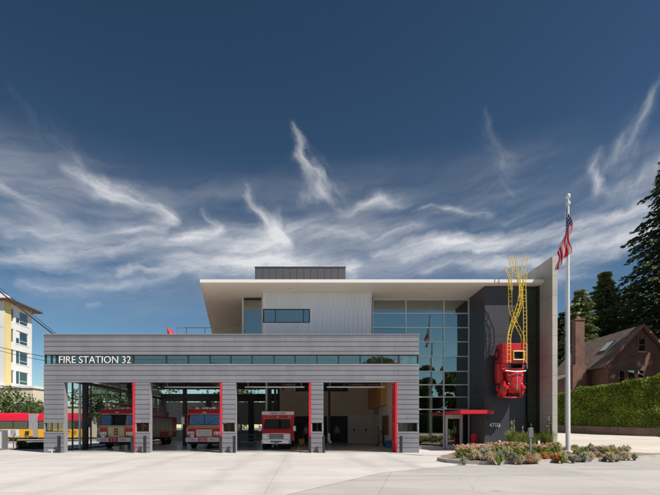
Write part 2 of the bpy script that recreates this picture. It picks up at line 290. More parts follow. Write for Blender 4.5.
M = dict(
 siding = mat('grey_lap_siding', (.19, .19, .208), .45, var=.10, vscale=1.2, tone=True, bump=.05, bscale=8, streak=True),
 core = mat('grey_panel', (.27, .27, .285), .5, var=.06),
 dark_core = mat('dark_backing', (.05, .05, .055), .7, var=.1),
 white = mat('white_painted_metal', (.74, .71, .67), .45, var=.03, vscale=.8),
 soffit = mat('cream_soffit', (.82, .77, .70), .6, var=.04, vscale=.6),
 rib = mat('white_ribbed_metal', (.74, .77, .82), .4, var=.04, vscale=1.0, streak=True),
 tower = mat('charcoal_panel', (.046, .046, .054), .42, var=.10, vscale=.8, streak=True),
 mech = mat('charcoal_screen', (.07, .068, .08), .5, var=.06),
 alu = mat('brushed_aluminium', (.62, .63, .65), .35, metal=.35, var=.05),
 dkmetal = mat('dark_bronze_metal', (.035, .035, .04), .4, metal=.3, var=.1),
 steel = mat('grey_steel', (.26, .26, .27), .45, metal=.5, var=.12),
 blackp = mat('black_rubber', (.015, .015, .016), .7, var=.2),
 red = mat('red_enamel', (.76, .018, .025), .28, var=.06, vscale=2, coat=.5),
 redm = mat('red_painted_steel', (.58, .018, .03), .4, var=.06),
 redart = mat('red_sculpture_paint', (.52, .013, .015), .3, var=.14, vscale=4, coat=.3, bump=.12, bscale=5),
 yellow = mat('yellow_painted_steel', (.72, .50, .045), .45, var=.12, vscale=6),
 whitep = mat('white_enamel', (.84, .84, .83), .3, var=.04, coat=.4),
 chrome = mat('chrome', (.78, .78, .79), .22, metal=.55, var=.03),
 headlamp = mat('clear_headlamp_lens', (.8, .8, .78), .1, metal=.6),
 amber = mat('amber_lens', (.75, .28, .02), .2, coat=.4),
 redlens = mat('red_lens', (.55, .02, .02), .15, coat=.4),
 stripe = mat('reflective_yellow_stripe', (.8, .5, .06), .35, var=.05),
 gold = mat('gold_trim', (.7, .52, .18), .3, metal=.4),
 beige = mat('beige_plaster', (.70, .61, .50), .8, var=.05, vscale=.7),
 beige2 = mat('warm_white_plaster', (.76, .70, .62), .8, var=.04, vscale=.7),
 dooroff = mat('offwhite_door', (.72, .69, .64), .5, var=.03),
 wood = mat('ochre_plywood', (.55, .27, .07), .5, var=.15, vscale=2.5, streak=True),
 wood2 = mat('brown_board', (.22, .10, .05), .6, var=.15, vscale=4, streak=True),
 floor = mat('polished_concrete_floor', (.44, .42, .39), .25, var=.18, vscale=.8),
 ceil = mat('grey_deck', (.42, .41, .40), .8, var=.1),
 fin = None, conc = mat('pale_cast_concrete', (.50, .46, .40), .8, var=.08, vscale=2, bump=.15, bscale=25),
 terra = mat('brown_deck', (.34, .26, .21), .7, var=.1),
 kerb = mat('kerb_concrete', (.40, .38, .34), .85, var=.18, vscale=2.5, bump=.3, bscale=40),
 soil = mat('bark_mulch', (.14, .10, .065), .95, col2=(.32, .26, .19), vscale=9, bump=.9, bscale=30),
 pole = mat('white_pole_paint', (.66, .66, .66), .3, metal=.15, var=.03),
 letter = mat('brushed_letter_metal', (.78, .76, .72), .35, metal=.1),
 bark = mat('bark', (.075, .055, .04), .9, var=.3, vscale=6, bump=.8, bscale=14),
 aptwhite = mat('white_render', (.70, .69, .68), .8, var=.05, vscale=.4),
 aptyellow = mat('pale_yellow_render', (.70, .55, .25), .8, var=.05, vscale=.4),
 cream = mat('cream_render', (.62, .54, .42), .85, var=.06, vscale=.3),
 roofdark = mat('dark_roofing', (.07, .06, .055), .8, var=.2),
 rooftile = brick_mat('roof_shingle', (.15, .105, .075), (.22, .155, .11), (.06, .045, .035), .35, .16, .01, axes='XZ', var=.3),
 brick = brick_mat('red_brick', (.20, .080, .05), (.13, .052, .036), (.20, .15, .12), .26, .10, .010, var=.35),
 stone = brick_mat('stone_block', (.18, .12, .09), (.13, .09, .075), (.09, .07, .06), .5, .23, .012, var=.3),
 trim = mat('brown_painted_timber', (.26, .11, .07), .6, var=.15),
 white_frame = mat('white_window_frame', (.6, .6, .6), .5),
 bus_red = mat('bus_red', (.62, .01, .035), .3, coat=.4, var=.03),
 bus_yellow = mat('bus_yellow', (.78, .38, .02), .35, coat=.3, var=.04),
 bus_ad = mat('bus_poster_white', (.62, .68, .72), .4, var=.05),
 bellows = mat('grey_bellows', (.35, .34, .36), .7, var=.08),
 skin = mat('skin', (.42, .25, .18), .5), hair = mat('dark_hair', (.03, .02, .015), .6),
 navy = mat('navy_cloth', (.03, .035, .06), .8, var=.15), shirt = mat('light_blue_cloth', (.32, .38, .48), .8, var=.08),
 pinkshirt = mat('pale_grey_cloth', (.42, .34, .34), .8, var=.08),
 blue = mat('blue_plastic', (.06, .16, .30), .4, var=.1),
 rock = mat('grey_boulder', (.2, .19, .18), .9, var=.25, vscale=5, bump=.6, bscale=12),
 pane = glass('blue_green_glazing', (.82, .91, .84), .30, .55, wav=.06),
 pane_clear = glass('clear_glazing', (.90, .98, .96), .03, .97),
 pane_green = glass('green_glazing', (.50, .68, .52), .16, .6, wav=.03),
 strip = glass('strip_glazing', (.76, .88, .78), .26, .75, wav=.04),
 wind = glass('windscreen_glass', (.55, .68, .8), .22, .35),
)
M['fin'] = brick_mat('board_formed_concrete', (.42, .395, .36), (.38, .36, .33), (.21, .20, .185), 2.44, 1.22, .012, off=0, var=.14, bump=.5, offs=(0, 1.3, .18))

# ---------------------------------------------------------------- mesh helpers
class MB:
    def __init__(s): s.v = []; s.f = []; s.t = []
    def quad(s, *p, tone=1.):
        i = len(s.v); s.v += [tuple(q) for q in p]; s.f.append(tuple(range(i, i+len(p)))); s.t.append(tone)
    def box(s, x0, x1, y0, y1, z0, z1, tone=1., bev=0.):
        if x0 > x1: x0, x1 = x1, x0
        if y0 > y1: y0, y1 = y1, y0
        if z0 > z1: z0, z1 = z1, z0
        if bev:
            b = min(bev, (x1-x0)*.45, (y1-y0)*.45, (z1-z0)*.45)
            bm = bmesh.new(); bmesh.ops.create_cube(bm, size=1)
            for v in bm.verts: v.co = Vector(((x0+x1)/2+v.co.x*(x1-x0), (y0+y1)/2+v.co.y*(y1-y0), (z0+z1)/2+v.co.z*(z1-z0)))
            bmesh.ops.bevel(bm, geom=list(bm.edges), offset=b, segments=2, affect='EDGES', profile=.6)
            s.addbm(bm, tone); return
        i = len(s.v)
        s.v += [(x0, y0, z0), (x1, y0, z0), (x1, y1, z0), (x0, y1, z0), (x0, y0, z1), (x1, y0, z1), (x1, y1, z1), (x0, y1, z1)]
        for q in ((0, 3, 2, 1), (4, 5, 6, 7), (0, 1, 5, 4), (1, 2, 6, 5), (2, 3, 7, 6), (3, 0, 4, 7)):
            s.f.append(tuple(i+k for k in q)); s.t.append(tone)
    def addbm(s, bm, tone=1.):
        i = len(s.v); bm.verts.index_update(); s.v += [tuple(v.co) for v in bm.verts]
        for f in bm.faces: s.f.append(tuple(i+v.index for v in f.verts)); s.t.append(tone)
        bm.free()
    def prism(s, pts, h0, h1, axis='z', tone=1.):
        """extrude a polygon (list of 2-D points) from h0 to h1 along an axis"""
        def m(a, b, c): return {'z': (a, b, c), 'y': (a, c, b), 'x': (c, a, b)}[axis]
        i = len(s.v); n = len(pts)
        s.v += [m(a, b, h0) for a, b in pts]+[m(a, b, h1) for a, b in pts]
        s.f.append(tuple(i+k for k in range(n))[::-1]); s.f.append(tuple(i+n+k for k in range(n))); s.t += [tone, tone]
        for k in range(n):
            s.f.append((i+k, i+(k+1) % n, i+n+(k+1) % n, i+n+k)); s.t.append(tone)
    def tube(s, pts, r, n=8, r1=None, cap=True, tone=1.):
        pts = [Vector(p) for p in pts]; rs = [r+(r1-r)*k/(len(pts)-1) for k in range(len(pts))] if r1 is not None else [r]*len(pts)
        i = len(s.v); up = Vector((0, 0, 1)); prev = None
        for k, p in enumerate(pts):
            d = (pts[min(k+1, len(pts)-1)]-pts[max(k-1, 0)]).normalized()
            if prev is None: a = d.cross(up if abs(d.z) < .9 else Vector((1, 0, 0))).normalized()
            else: a = (prev-d*prev.dot(d)).normalized()
            prev = a; b = d.cross(a)
            for j in range(n):
                t = 2*math.pi*j/n; s.v.append(tuple(p+(a*math.cos(t)+b*math.sin(t))*rs[k]))
        for k in range(len(pts)-1):
            for j in range(n):
                s.f.append((i+k*n+j, i+k*n+(j+1) % n, i+(k+1)*n+(j+1) % n, i+(k+1)*n+j)); s.t.append(tone)
        if cap:
            s.f.append(tuple(i+j for j in range(n))[::-1]); s.f.append(tuple(i+(len(pts)-1)*n+j for j in range(n))); s.t += [tone, tone]
    def lathe(s, prof, c=(0, 0, 0), axis='z', n=20, tone=1.):
        i = len(s.v); c = Vector(c)
        for (r, h) in prof:
            for j in range(n):
                t = 2*math.pi*j/n; a, b = r*math.cos(t), r*math.sin(t)
                s.v.append(tuple(c+Vector({'z': (a, b, h), 'x': (h, a, b), 'y': (a, h, b)}[axis])))
        for k in range(len(prof)-1):
            for j in range(n): s.f.append((i+k*n+j, i+k*n+(j+1) % n, i+(k+1)*n+(j+1) % n, i+(k+1)*n+j)); s.t.append(tone)
        s.f.append(tuple(i+j for j in range(n))); s.f.append(tuple(i+(len(prof)-1)*n+j for j in range(n))[::-1]); s.t += [tone, tone]
    def loft(s, rings, close=True):
        """rings: lists of equal-length 3-D points"""
        i = len(s.v); n = len(rings[0])
        for r in rings: s.v += [tuple(p) for p in r]
        for k in range(len(rings)-1):
            for j in range(n): s.f.append((i+k*n+j, i+k*n+(j+1) % n, i+(k+1)*n+(j+1) % n, i+(k+1)*n+j)); s.t.append(1.)
        if close: s.f.append(tuple(i+j for j in range(n))[::-1]); s.f.append(tuple(i+(len(rings)-1)*n+j for j in range(n))); s.t += [1., 1.]
    def build(s, name, m, parent=None, smooth=False, fix=True):
        me = bpy.data.meshes.new(name); off = Vector(parent_world(parent))
        me.from_pydata([tuple(Vector(v)-off) for v in s.v], [], s.f)
        a = me.attributes.new('tone', 'FLOAT', 'FACE'); a.data.foreach_set('value', s.t)
        if fix:
            bm = bmesh.new(); bm.from_mesh(me); bmesh.ops.recalc_face_normals(bm, faces=bm.faces); bm.to_mesh(me); bm.free()
        if smooth:
            me.polygons.foreach_set('use_smooth', [True]*len(me.polygons))
            if smooth != 'all': me.set_sharp_from_angle(angle=R(38))
        me.materials.append(m); o = bpy.data.objects.new(name, me); C.objects.link(o)
        if parent is not None: o.parent = parent
        return o
def parent_world(p):
    v = Vector((0, 0, 0))
    while p is not None: v = v+Vector(p.location); p = p.parent
    return v
def thing(name, label, cat, loc=(0, 0, 0), group=None):
    o = bpy.data.objects.new(name, None); o.empty_display_size = .3; C.objects.link(o); o.location = loc
    return tag(o, label, cat, group)
def tag(o, label, cat, group=None):
    o['label'] = label; o['category'] = cat
    if group: o['group'] = group
    return o
def struct(o, kind='structure', label=None):
    o['kind'] = kind
    if label: o['label'] = label
    return o
def copy_tree(o, parent=None):
    c = o.copy(); C.objects.link(c)
    if parent: c.parent = parent
    for ch in list(o.children): copy_tree(ch, c)
    return c
def bx(name, m, parent, *a, bev=0., **k):
    b = MB()
    if not bev and m.name.endswith(('glazing', 'glass')) and min(a[1]-a[0], a[3]-a[2]) < .012:
        x0, x1, y0, y1, z0, z1 = a      # one sheet of glass
        if x1-x0 < y1-y0: b.quad((x0, y0, z0), (x0, y1, z0), (x0, y1, z1), (x0, y0, z1))
        else: b.quad((x0, y0, z0), (x1, y0, z0), (x1, y0, z1), (x0, y0, z1))
        return b.build(name, m, parent, fix=False)
    b.box(*a, bev=bev); return b.build(name, m, parent, **k)
def text(name, s, m, parent, x, y, z, height, width=None, depth=.02, rotz=0., bold=0.):
    """raised lettering: lower-left corner at x, y, z, facing -Y"""
    cu = bpy.data.curves.new(name, 'FONT'); cu.body = s; cu.extrude = depth/2; cu.size = 1; cu.offset = bold; cu.resolution_u = 4
    o = bpy.data.objects.new(name, cu); C.objects.link(o)
    dg = bpy.context.evaluated_depsgraph_get(); me = bpy.data.meshes.new_from_object(o.evaluated_get(dg)); bpy.data.objects.remove(o)
    xs = [v.co.x for v in me.vertices]; ys = [v.co.y for v in me.vertices]
    sx = height/(max(ys)-min(ys)); sX = width/(max(xs)-min(xs)) if width else sx
    off = parent_world(parent); x0, y0 = min(xs), min(ys)
    for v in me.vertices:
        a, b_, c_ = (v.co.x-x0)*sX, (v.co.y-y0)*sx, v.co.z
        v.co = Vector((x, y, z))-off+Vector((a*math.cos(rotz), a*math.sin(rotz), 0))+Vector((0, -c_, b_))
    me.materials.clear(); me.materials.append(m); o = bpy.data.objects.new(name, me); C.objects.link(o); o.parent = parent
    return o

# ================================================================ GROUND
def ss(x, a, b): t = max(0, min(1, (x-a)/(b-a))); return t*t*(3-2*t)
def H(x, y):
    r = ss(x, 13.5, 22)*max(0, y-22)*.045
    r = r*(1-ss(y, 60, 90)) + ss(x, 13.5, 22)*1.7*ss(y, 60, 90)
    return r
def sheet(name, m, poly_fn, x0, x1, y0, y1, nx, ny, dz):
    b = MB(); vs = []
    for j in range(ny+1):
        for i in range(nx+1):
            x = x0+(x1-x0)*i/nx; y = y0+(y1-y0)*j/ny; x, y = poly_fn(x, y) if poly_fn else (x, y)
            vs.append((x, y, H(x, y)+dz))
    b.v = vs
    for j in range(ny):
        for i in range(nx):
            k = j*(nx+1)+i; b.f.append((k, k+1, k+nx+2, k+nx+1)); b.t.append(1.)
    return b.build(name, m, fix=False, smooth='all')
g_far = mat('dry_verge', (.10, .11, .05), .95, col2=(.2, .17, .11), vscale=.4, bump=.4, bscale=12)
m_apron = ground_mat('apron_concrete', (.49, .465, .435), (.57, .54, .51), joint=(5.4, 4.6, 0), stain=.14, tracks=(-14.2, -12.4, -8, -6.2, -2.7, -.9, 2.6, 4.4), spots=.22)
m_road = ground_mat('street_concrete', (.385, .365, .34), (.465, .44, .41), joint=(6.2, 4.2, R(14)), stain=.26, seams=.25, spots=.28)
m_walk = ground_mat('driveway_concrete', (.52, .47, .41), (.58, .53, .47), joint=(3.0, 3.0, 0), stain=.08)
m_street = ground_mat('side_street_asphalt', (.22, .21, .20), (.27, .26, .25), None, stain=.15)
GXS = [-420, -200, -100, -60]+[-30+k for k in range(0, 101)]+[80, 100, 140, 220, 420]
GYS = [-200, -100, -50]+[-20+k for k in range(0, 121)]+[110, 140, 200, 400, 900]
gb_ = MB(); gb_.v = [(x, y, H(x, y)-.035) for y in GYS for x in GXS]
for j in range(len(GYS)-1):
    for i in range(len(GXS)-1):
        k = j*len(GXS)+i; gb_.f.append((k, k+1, k+len(GXS)+1, k+len(GXS))); gb_.t.append(1.)
struct(gb_.build('ground', g_far, fix=False, smooth='all'))
def road_edge(x):     # the kerb line that divides apron and street
    pts = [(-80, -11.6), (-6, -11), (-1, 9.5), (2.6, 15.6), (6, 18.4), (7.3, 18.8), (11.4, 20.0), (13.4, 20.7), (17.5, 22.6), (20.5, 24.6), (30, 30.5), (60, 48)]
    for (a, b), (c, d) in zip(pts, pts[1:]):
        if x <= c: return b+(d-b)*(x-a)/(c-a)
    return 48
struct(sheet('street', m_road, lambda x, y: (x, -12+(road_edge(x)+.5+12)*(y+12)/1.), -70, 55, -12, -11, 125, 40, -.010))
struct(sheet('apron', m_apron, lambda x, y: (x, road_edge(x)+(49.5-road_edge(x))*y), -27, 14.5, 0, 1, 60, 40, -.004))
struct(sheet('driveway', m_walk, lambda x, y: (x, road_edge(x)+(60-road_edge(x))*y), 14.5, 50, 0, 1, 71, 50, .002))
struct(sheet('side_street', m_street, lambda x, y: (x, y), -70, -16, 42, 60, 20, 20, -.012))
struct(sheet('pavement', m_walk, lambda x, y: (x, y), -70, -27, 20, 42, 20, 20, -.01))
# thin gutter strip along the kerb
gt = MB()
gx = [5.6+i*.5 for i in range(40)]
for a, b_ in zip(gx, gx[1:]):
    gt.quad((a, road_edge(a)-.55, H(a, road_edge(a))-.012), (b_, road_edge(b_)-.55, H(b_, road_edge(b_))-.012), (b_, road_edge(b_)-.02, H(b_, road_edge(b_))-.012), (a, road_edge(a)-.02, H(a, road_edge(a))-.012))
struct(gt.build('gutter', M['kerb'], fix=False))

# ================================================================ FIRE STATION
FS = thing('fire_station', 'modern fire station with grey sided garage, glazed entrance hall and floating white roof', 'fire station', (0, 28, 0))
Y0 = 28.0
BAYS = [(-14.48, -10.17), (-9.27, -4.90), (-4.06, .49), (1.24, 5.70)]
GX0, GX1 = -15.70, 7.03
CH = .292
def siding(b, x0, x1, z0, z1, y=Y0, seam=3.1):
    """lapped boards, each a wedge standing 18 mm out at its lower edge"""
    k0 = int(math.floor(z0/CH))
    k = k0
    while k*CH < z1-.01:
        a, c = max(z0, k*CH+.014), min(z1, (k+1)*CH)
        rr_ = random.Random(k*7919); offx = rr_.random()*seam
        if c-a > .03:
            x = x0; xs = [x0]
            q = math.ceil((x0-offx)/seam)*seam+offx
            while q < x1-.15:
                if q > x0+.15: xs.append(q)
                q += seam
            xs.append(x1)
            for i, (p, q) in enumerate(zip(xs, xs[1:])):
                tone = random.Random(k*131+int((p+20)*3)).uniform(.92, 1.06)
                g0 = .004 if i else 0; g1 = .004 if i < len(xs)-2 else 0
                n = len(b.v); p0_, p1_ = p+g0, q-g1
                b.v += [(p0_, y-.030, a), (p1_, y-.030, a), (p1_, y, a), (p0_, y, a), (p0_, y-.010, c), (p1_, y-.010, c), (p1_, y, c), (p0_, y, c)]
                for f in ((0, 3, 2, 1), (4, 5, 6, 7), (0, 1, 5, 4), (1, 2, 6, 5), (3, 0, 4, 7)): b.f.append(tuple(n+w for w in f)); b.t.append(tone)
        k += 1
# parapet above the strip window, and the band below it
b = MB(); siding(b, GX0, GX1, 5.93, 7.13); wu = b.build('upper_wall', M['siding'], FS)
b = MB(); b.box(GX0, GX1, Y0, Y0+.3, 5.93, 7.13); b.box(GX0-.03, GX1+.03, Y0-.05, Y0+.34, 7.133, 7.18); b.box(GX0, GX0+.3, Y0+.3, 50, 5.93, 7.12); b.box(GX1-.3, GX1, Y0+.3, 32.4, 5.93, 7.12); b.build('coping', M['core'], wu)
b = MB(); siding(b, GX0, GX1, 4.27, 5.37); wl_ = b.build('lower_wall', M['siding'], FS)
b = MB(); b.box(GX0, GX1, Y0, Y0+.43, 4.272, 5.37); b.box(GX0, GX0+.3, Y0+.43, 50, 4.9, 5.37); b.box(GX1-.3, GX1, Y0+.43, 33, .002, 5.37); b.build('backing', M['core'], wl_)
# piers with their slot windows
PIERS = [(GX0, BAYS[0][0]), (BAYS[0][1], BAYS[1][0]), (BAYS[1][1], BAYS[2][0]), (BAYS[2][1], BAYS[3][0]), (BAYS[3][1], GX1)]
for i, (a, c) in enumerate(PIERS):
    b = MB(); siding(b, a, c, .02, 1.26); b.build('lower_pier', M['siding'], FS); b = MB(); siding(b, a, c, 1.80, 4.255); pr = b.build('upper_pier', M['siding'], FS)
    
    b = MB(); b.box(a, c, Y0, Y0+.43, .0, 1.26); b.box(a, c, Y0, Y0+.43, 1.80, 4.268)
    b.box(a, a+.06, Y0, Y0+.43, 1.262, 1.798); b.box(c-.06, c, Y0, Y0+.43, 1.262, 1.798); b.build('pier_core', M['core'], pr)
    f = bx('slot_window', M['dkmetal'], FS, a+.062, c-.062, Y0+.10, Y0+.14, 1.262, 1.30)
    n_ = 3 if c-a > 1.1 else 2
    for k in range(n_+1):
        xx = a+.08+(c-a-.16)*k/n_
        bx('frame', M['dkmetal'] if k != n_-0 else M['alu'], f, xx-.02, xx+.02, Y0+.10, Y0+.15, 1.302, 1.797)
    bx('pane', M['strip'], f, a+.1, c-.1, Y0+.12, Y0+.128, 1.303, 1.795)
# ribbon window across the whole garage front
rw = bx('ribbon_window', M['dkmetal'], FS, GX0+.02, GX1-.02, Y0+.02, Y0+.16, 5.372, 5.40)
bx('frame', M['dkmetal'], rw, GX0+.02, GX1-.02, Y0+.02, Y0+.16, 5.88, 5.928)
xs = [GX0+.06, X(51, Y0), X(56, Y0), X(133, Y0), X(166, Y0), X(188, Y0)]+[X(p, Y0) for p in (209.8, 230.7, 252, 274, 295, 317, 338.7, 360.3, 382, 399)]+[GX1-.06]
for x in xs: bx('frame', M['dkmetal'], rw, x-.035, x+.035, Y0+.02, Y0+.15, 5.402, 5.878)
for a, c in zip(xs, xs[1:]): bx('pane', M['strip'], rw, a+.037, c-.037, Y0+.09, Y0+.10, 5.402, 5.878)
bx('sign_backing', M['dkmetal'], rw, X(57, Y0), X(132.6, Y0), Y0+.115, Y0+.14, 5.402, 5.878)
text('lettering', 'FIRE STATION 32', M['letter'], FS, X(59.4, Y0), Y0-.02, Zy(363.3, Y0), .43, X(131, Y0)-X(59.4, Y0), .04, bold=-.004)
# red folding door leaves stacked at the right side of each opening
for i, (a, c) in enumerate(BAYS):
    d = bx('folding_door', M['redm'], FS, c-.13, c-.01, Y0-.10, Y0+.95, .03, 4.24, bev=.01)
    for k in range(4): bx('hinge', M['steel'], d, c-.15, c-.131, Y0+.36, Y0+.5, .5+k*1.1, .72+k*1.1)
# roof deck of the garage
ADDED_SKL = [(-13.4, -11.8, 38.6, 47.5), (-8.0, -6.4, 38.6, 47.5), (-3.4, 5.6, 29.0, 30.7)]  # invented roof openings, added to let more daylight into the bays
def holed(name, m, x0, x1, y0, y1, z0, z1):
    xs_ = sorted({x0, x1}|{v for q in ADDED_SKL for v in q[:2]}); ys_ = sorted({y0, y1}|{v for q in ADDED_SKL for v in q[2:]}); b = MB()
    for a, c in zip(xs_, xs_[1:]):
        for e, f in zip(ys_, ys_[1:]):
            if not any(q[0]-1e-6 <= a and c <= q[1]+1e-6 and q[2]-1e-6 <= e and f <= q[3]+1e-6 for q in ADDED_SKL): b.box(a, c, e, f, z0, z1)
    return b.build(name, m, FS)
holed('roof_deck', M['terra'], GX0+.302, GX1-.302, Y0+.345, 50, 6.62, 6.72)
fro = bpy.data.materials.new('added_frosted_skylight'); fro.use_nodes = True; nt_ = fro.node_tree; nt_.nodes.remove(nt_.nodes['Principled BSDF']); tn_ = nt_.nodes.new('ShaderNodeBsdfTranslucent'); tn_.inputs[0].default_value = (.9, .9, .9, 1); nt_.links.new(tn_.outputs[0], nt_.nodes['Material Output'].inputs[0])
for q in ADDED_SKL:
    b = MB(); b.quad((q[0]-.05, q[2]-.05, 6.74), (q[1]+.05, q[2]-.05, 6.74), (q[1]+.05, q[3]+.05, 6.74), (q[0]-.05, q[3]+.05, 6.74)); b.build('skylight', fro, FS, fix=False)  # unseen translucent sheet, added to brighten the garage interior
bx('garage_floor', M['floor'], FS, GX0+.302, GX1-.302, Y0+.1, 50, -.2, .006)
holed('ceiling', M['ceil'], GX0+.302, GX1-.302, Y0+.44, 49.8, 6.45, 6.60)
# open-web roof trusses
for k, yy in enumerate((30.4, 33.2, 36, 38.8, 41.6)):
    b = MB(); b.box(GX0+.31, GX1-.31, yy-.05, yy+.05, 5.95, 6.03); b.box(GX0+.31, GX1-.31, yy-.05, yy+.05, 5.18, 5.27)
    x = GX0+.4; up = True
    while x < GX1-1.3:
        b.tube([(x, yy, 5.25 if up else 5.97), (x+.75, yy, 5.97 if up else 5.25)], .03, 5); x += .75; up = not up
    b.build('truss', M['dkmetal'], FS)
for x in (-13.2, -9.7, -7.1, -4.4, -1.8, 1.0, 3.4):        # tracks, ducts and conduit running front to back
    bx('ceiling_rail', M['dkmetal'] if x not in (-7.1, 3.4) else M['steel'], FS, x-.07, x+.07, Y0+.6, 43, 4.95, 5.12)
for (a, c) in BAYS[1:]:
    b = MB(); b.tube([(a+.3, Y0+1.9, 4.13), (c-.4, Y0+1.9, 4.13)], .045, 8); b.tube([(a+.5, Y0+1.9, 4.15), (a+.5, Y0+1.9, 5.2)], .015, 5); b.tube([(c-.6, Y0+1.9, 4.15), (c-.6, Y0+1.9, 5.2)], .015, 5); b.build('door_rail', M['alu'], FS)
# back wall: dark rear doors with a row of lights on the left part, beige plaster on the right
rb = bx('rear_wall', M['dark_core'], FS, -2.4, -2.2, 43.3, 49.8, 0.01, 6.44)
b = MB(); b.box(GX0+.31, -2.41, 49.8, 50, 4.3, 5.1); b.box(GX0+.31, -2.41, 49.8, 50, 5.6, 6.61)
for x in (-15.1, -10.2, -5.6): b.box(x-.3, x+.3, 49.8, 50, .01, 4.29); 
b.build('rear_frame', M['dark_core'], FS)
for (a, c) in ((-14.8, -10.5), (-9.9, -5.9), (-5.3, -2.42)):
    d = MB()
    for k in range(7):
        if k == 2: continue
        d.box(a, c, 49.86, 49.92, .02+k*.6, .618+k*.6)
    d = d.build('rear_door', M['steel'], FS)
    n_ = 5
    for j in range(n_):
        xa = a+(c-a)*j/n_+.05; bx('pane', M['pane_clear'], d, xa, xa+(c-a)/n_-.1, 49.88, 49.89, 1.23, 1.78)
        bx('stile', M['steel'], d, a+(c-a)*j/n_-.04, a+(c-a)*j/n_+.04, 49.86, 49.92, 1.222, 1.8)
cl = bx('clerestory', M['alu'], FS, GX0+.31, -2.41, 49.85, 49.95, 5.102, 5.14)
for k in range(9): bx('pane', M['pane_clear'], cl, GX0+.4+k*1.43, GX0+1.7+k*1.43, 49.9, 49.91, 5.15, 5.58)
YB = 43.3
b = MB(); b.box(-2.19, X(330.5, YB), YB, YB+.2, .01, Zy(391.5, YB)); b.box(X(347.8, YB), GX1-.302, YB, YB+.2, .01, Zy(391.5, YB))
b.box(X(330.5, YB), X(347.8, YB), YB, YB+.2, Zy(416, YB), Zy(391.5, YB)); b.box(-2.19, X(295, YB), YB, YB+.2, Zy(391.5, YB), 6.44); b.box(X(348, YB), GX1-.302, YB, YB+.2, Zy(391.5, YB), 6.44); b.box(X(295, YB), X(348, YB), YB, YB+.2, Zy(382.5, YB), 6.44)
b.build('inner_wall', M['beige'], FS)
b = MB(); b.box(GX1-.5, GX1-.303, Y0+.44, YB, .01, 6.44); b.build('side_wall', M['beige2'], FS)
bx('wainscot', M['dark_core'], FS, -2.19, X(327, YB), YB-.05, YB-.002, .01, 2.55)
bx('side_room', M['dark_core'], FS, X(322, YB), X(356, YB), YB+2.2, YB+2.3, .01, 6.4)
iw = bx('interior_window', M['dkmetal'], FS, X(295, YB), X(348, YB), YB+.05, YB+.1, Zy(391.5, YB)+.002, Zy(391.5, YB)+.05)
bx('pane', M['dkmetal'], iw, X(295, YB)+.01, X(348, YB)-.01, YB+.07, YB+.08, Zy(391.5, YB)+.05, Zy(382.5, YB)-.01)
dd = bx('double_door', M['dooroff'], FS, X(347.9, YB)+.02, X(363, YB)-.01, YB-.06, YB-.003, .03, Zy(415, YB))
bx('leaf', M['dooroff'], dd, X(363, YB)+.01, X(378.5, YB), YB-.06, YB-.003, .03, Zy(415, YB))
for px in (354, 366): bx('handle', M['blackp'], dd, X(px, YB)-.06, X(px, YB)+.06, YB-.12, YB-.062, Zy(431, YB), Zy(428.5, YB))
bx('wood_bulkhead', M['wood'], FS, X(381, 36), GX1-.504, 36, YB-.004, Zy(405.5, 36), 5.0)
bx('duct', M['steel'], FS, X(374, 40), X(378, 40), 39.8, 40.1, 2.6, 4.2)
bx('notice_board', M['wood2'], FS, GX1-.56, GX1-.504, 35.2, 37.8, .9, 2.45)
# glazed left flank
gw = bx('side_glazing', M['steel'], FS, GX0+.05, GX0+.25, Y0+.44, 49.8, .01, .12)
ys = [Y0+.5+2.7*k for k in range(9)]
for k, yy in enumerate(ys): bx('mullion', M['dkmetal'] if k % 3 else M['steel'], gw, GX0+.09, GX0+.19, yy-.03, yy+.03, .125, 4.895)
for z in (3.46,): bx('transom', M['dkmetal'], gw, GX0+.11, GX0+.18, Y0+.55, 49.7, z-.03, z+.03)
for k, (a, c) in enumerate(zip(ys, ys[1:])):
    bx('pane', M['pane_clear'], gw, GX0+.13, GX0+.14, a+.05, c-.05, .13, 3.41); bx('pane', M['pane_clear'], gw, GX0+.13, GX0+.14, a+.05, c-.05, 3.51, 4.89)
b = MB(); b.box(GX0+.303, GX0+.62, 32.2, 32.5, .01, 6.4); b.build('column', M['dkmetal'], FS)
b = MB(); b.box(GX0+.303, GX0+.42, 31.7, 31.82, .01, 6.4); b.build('column', M['alu'], FS)
b = MB(); b.box(GX0+.303, GX0+.62, 40.5, 40.8, .01, 6.4); b.build('column', M['dkmetal'], FS)
bx('beam', M['dkmetal'], FS, GX0+.31, GX0+.55, Y0+.46, 49.7, 4.5, 4.72)
b = MB(); b.box(-3.1, -2.6, 38, 38.4, .01, 6.4); b.box(-2.4, -2.2, 38.1, 38.3, .01, 6.4); b.build('column', M['dkmetal'], FS)
bx('column', M['alu'], FS, X(265.5, 37), X(267.5, 37), 37, 37.1, .01, 6.4)
bx('column', M['dkmetal'], FS, -9.9, -9.6, 38, 38.3, .01, 6.4)

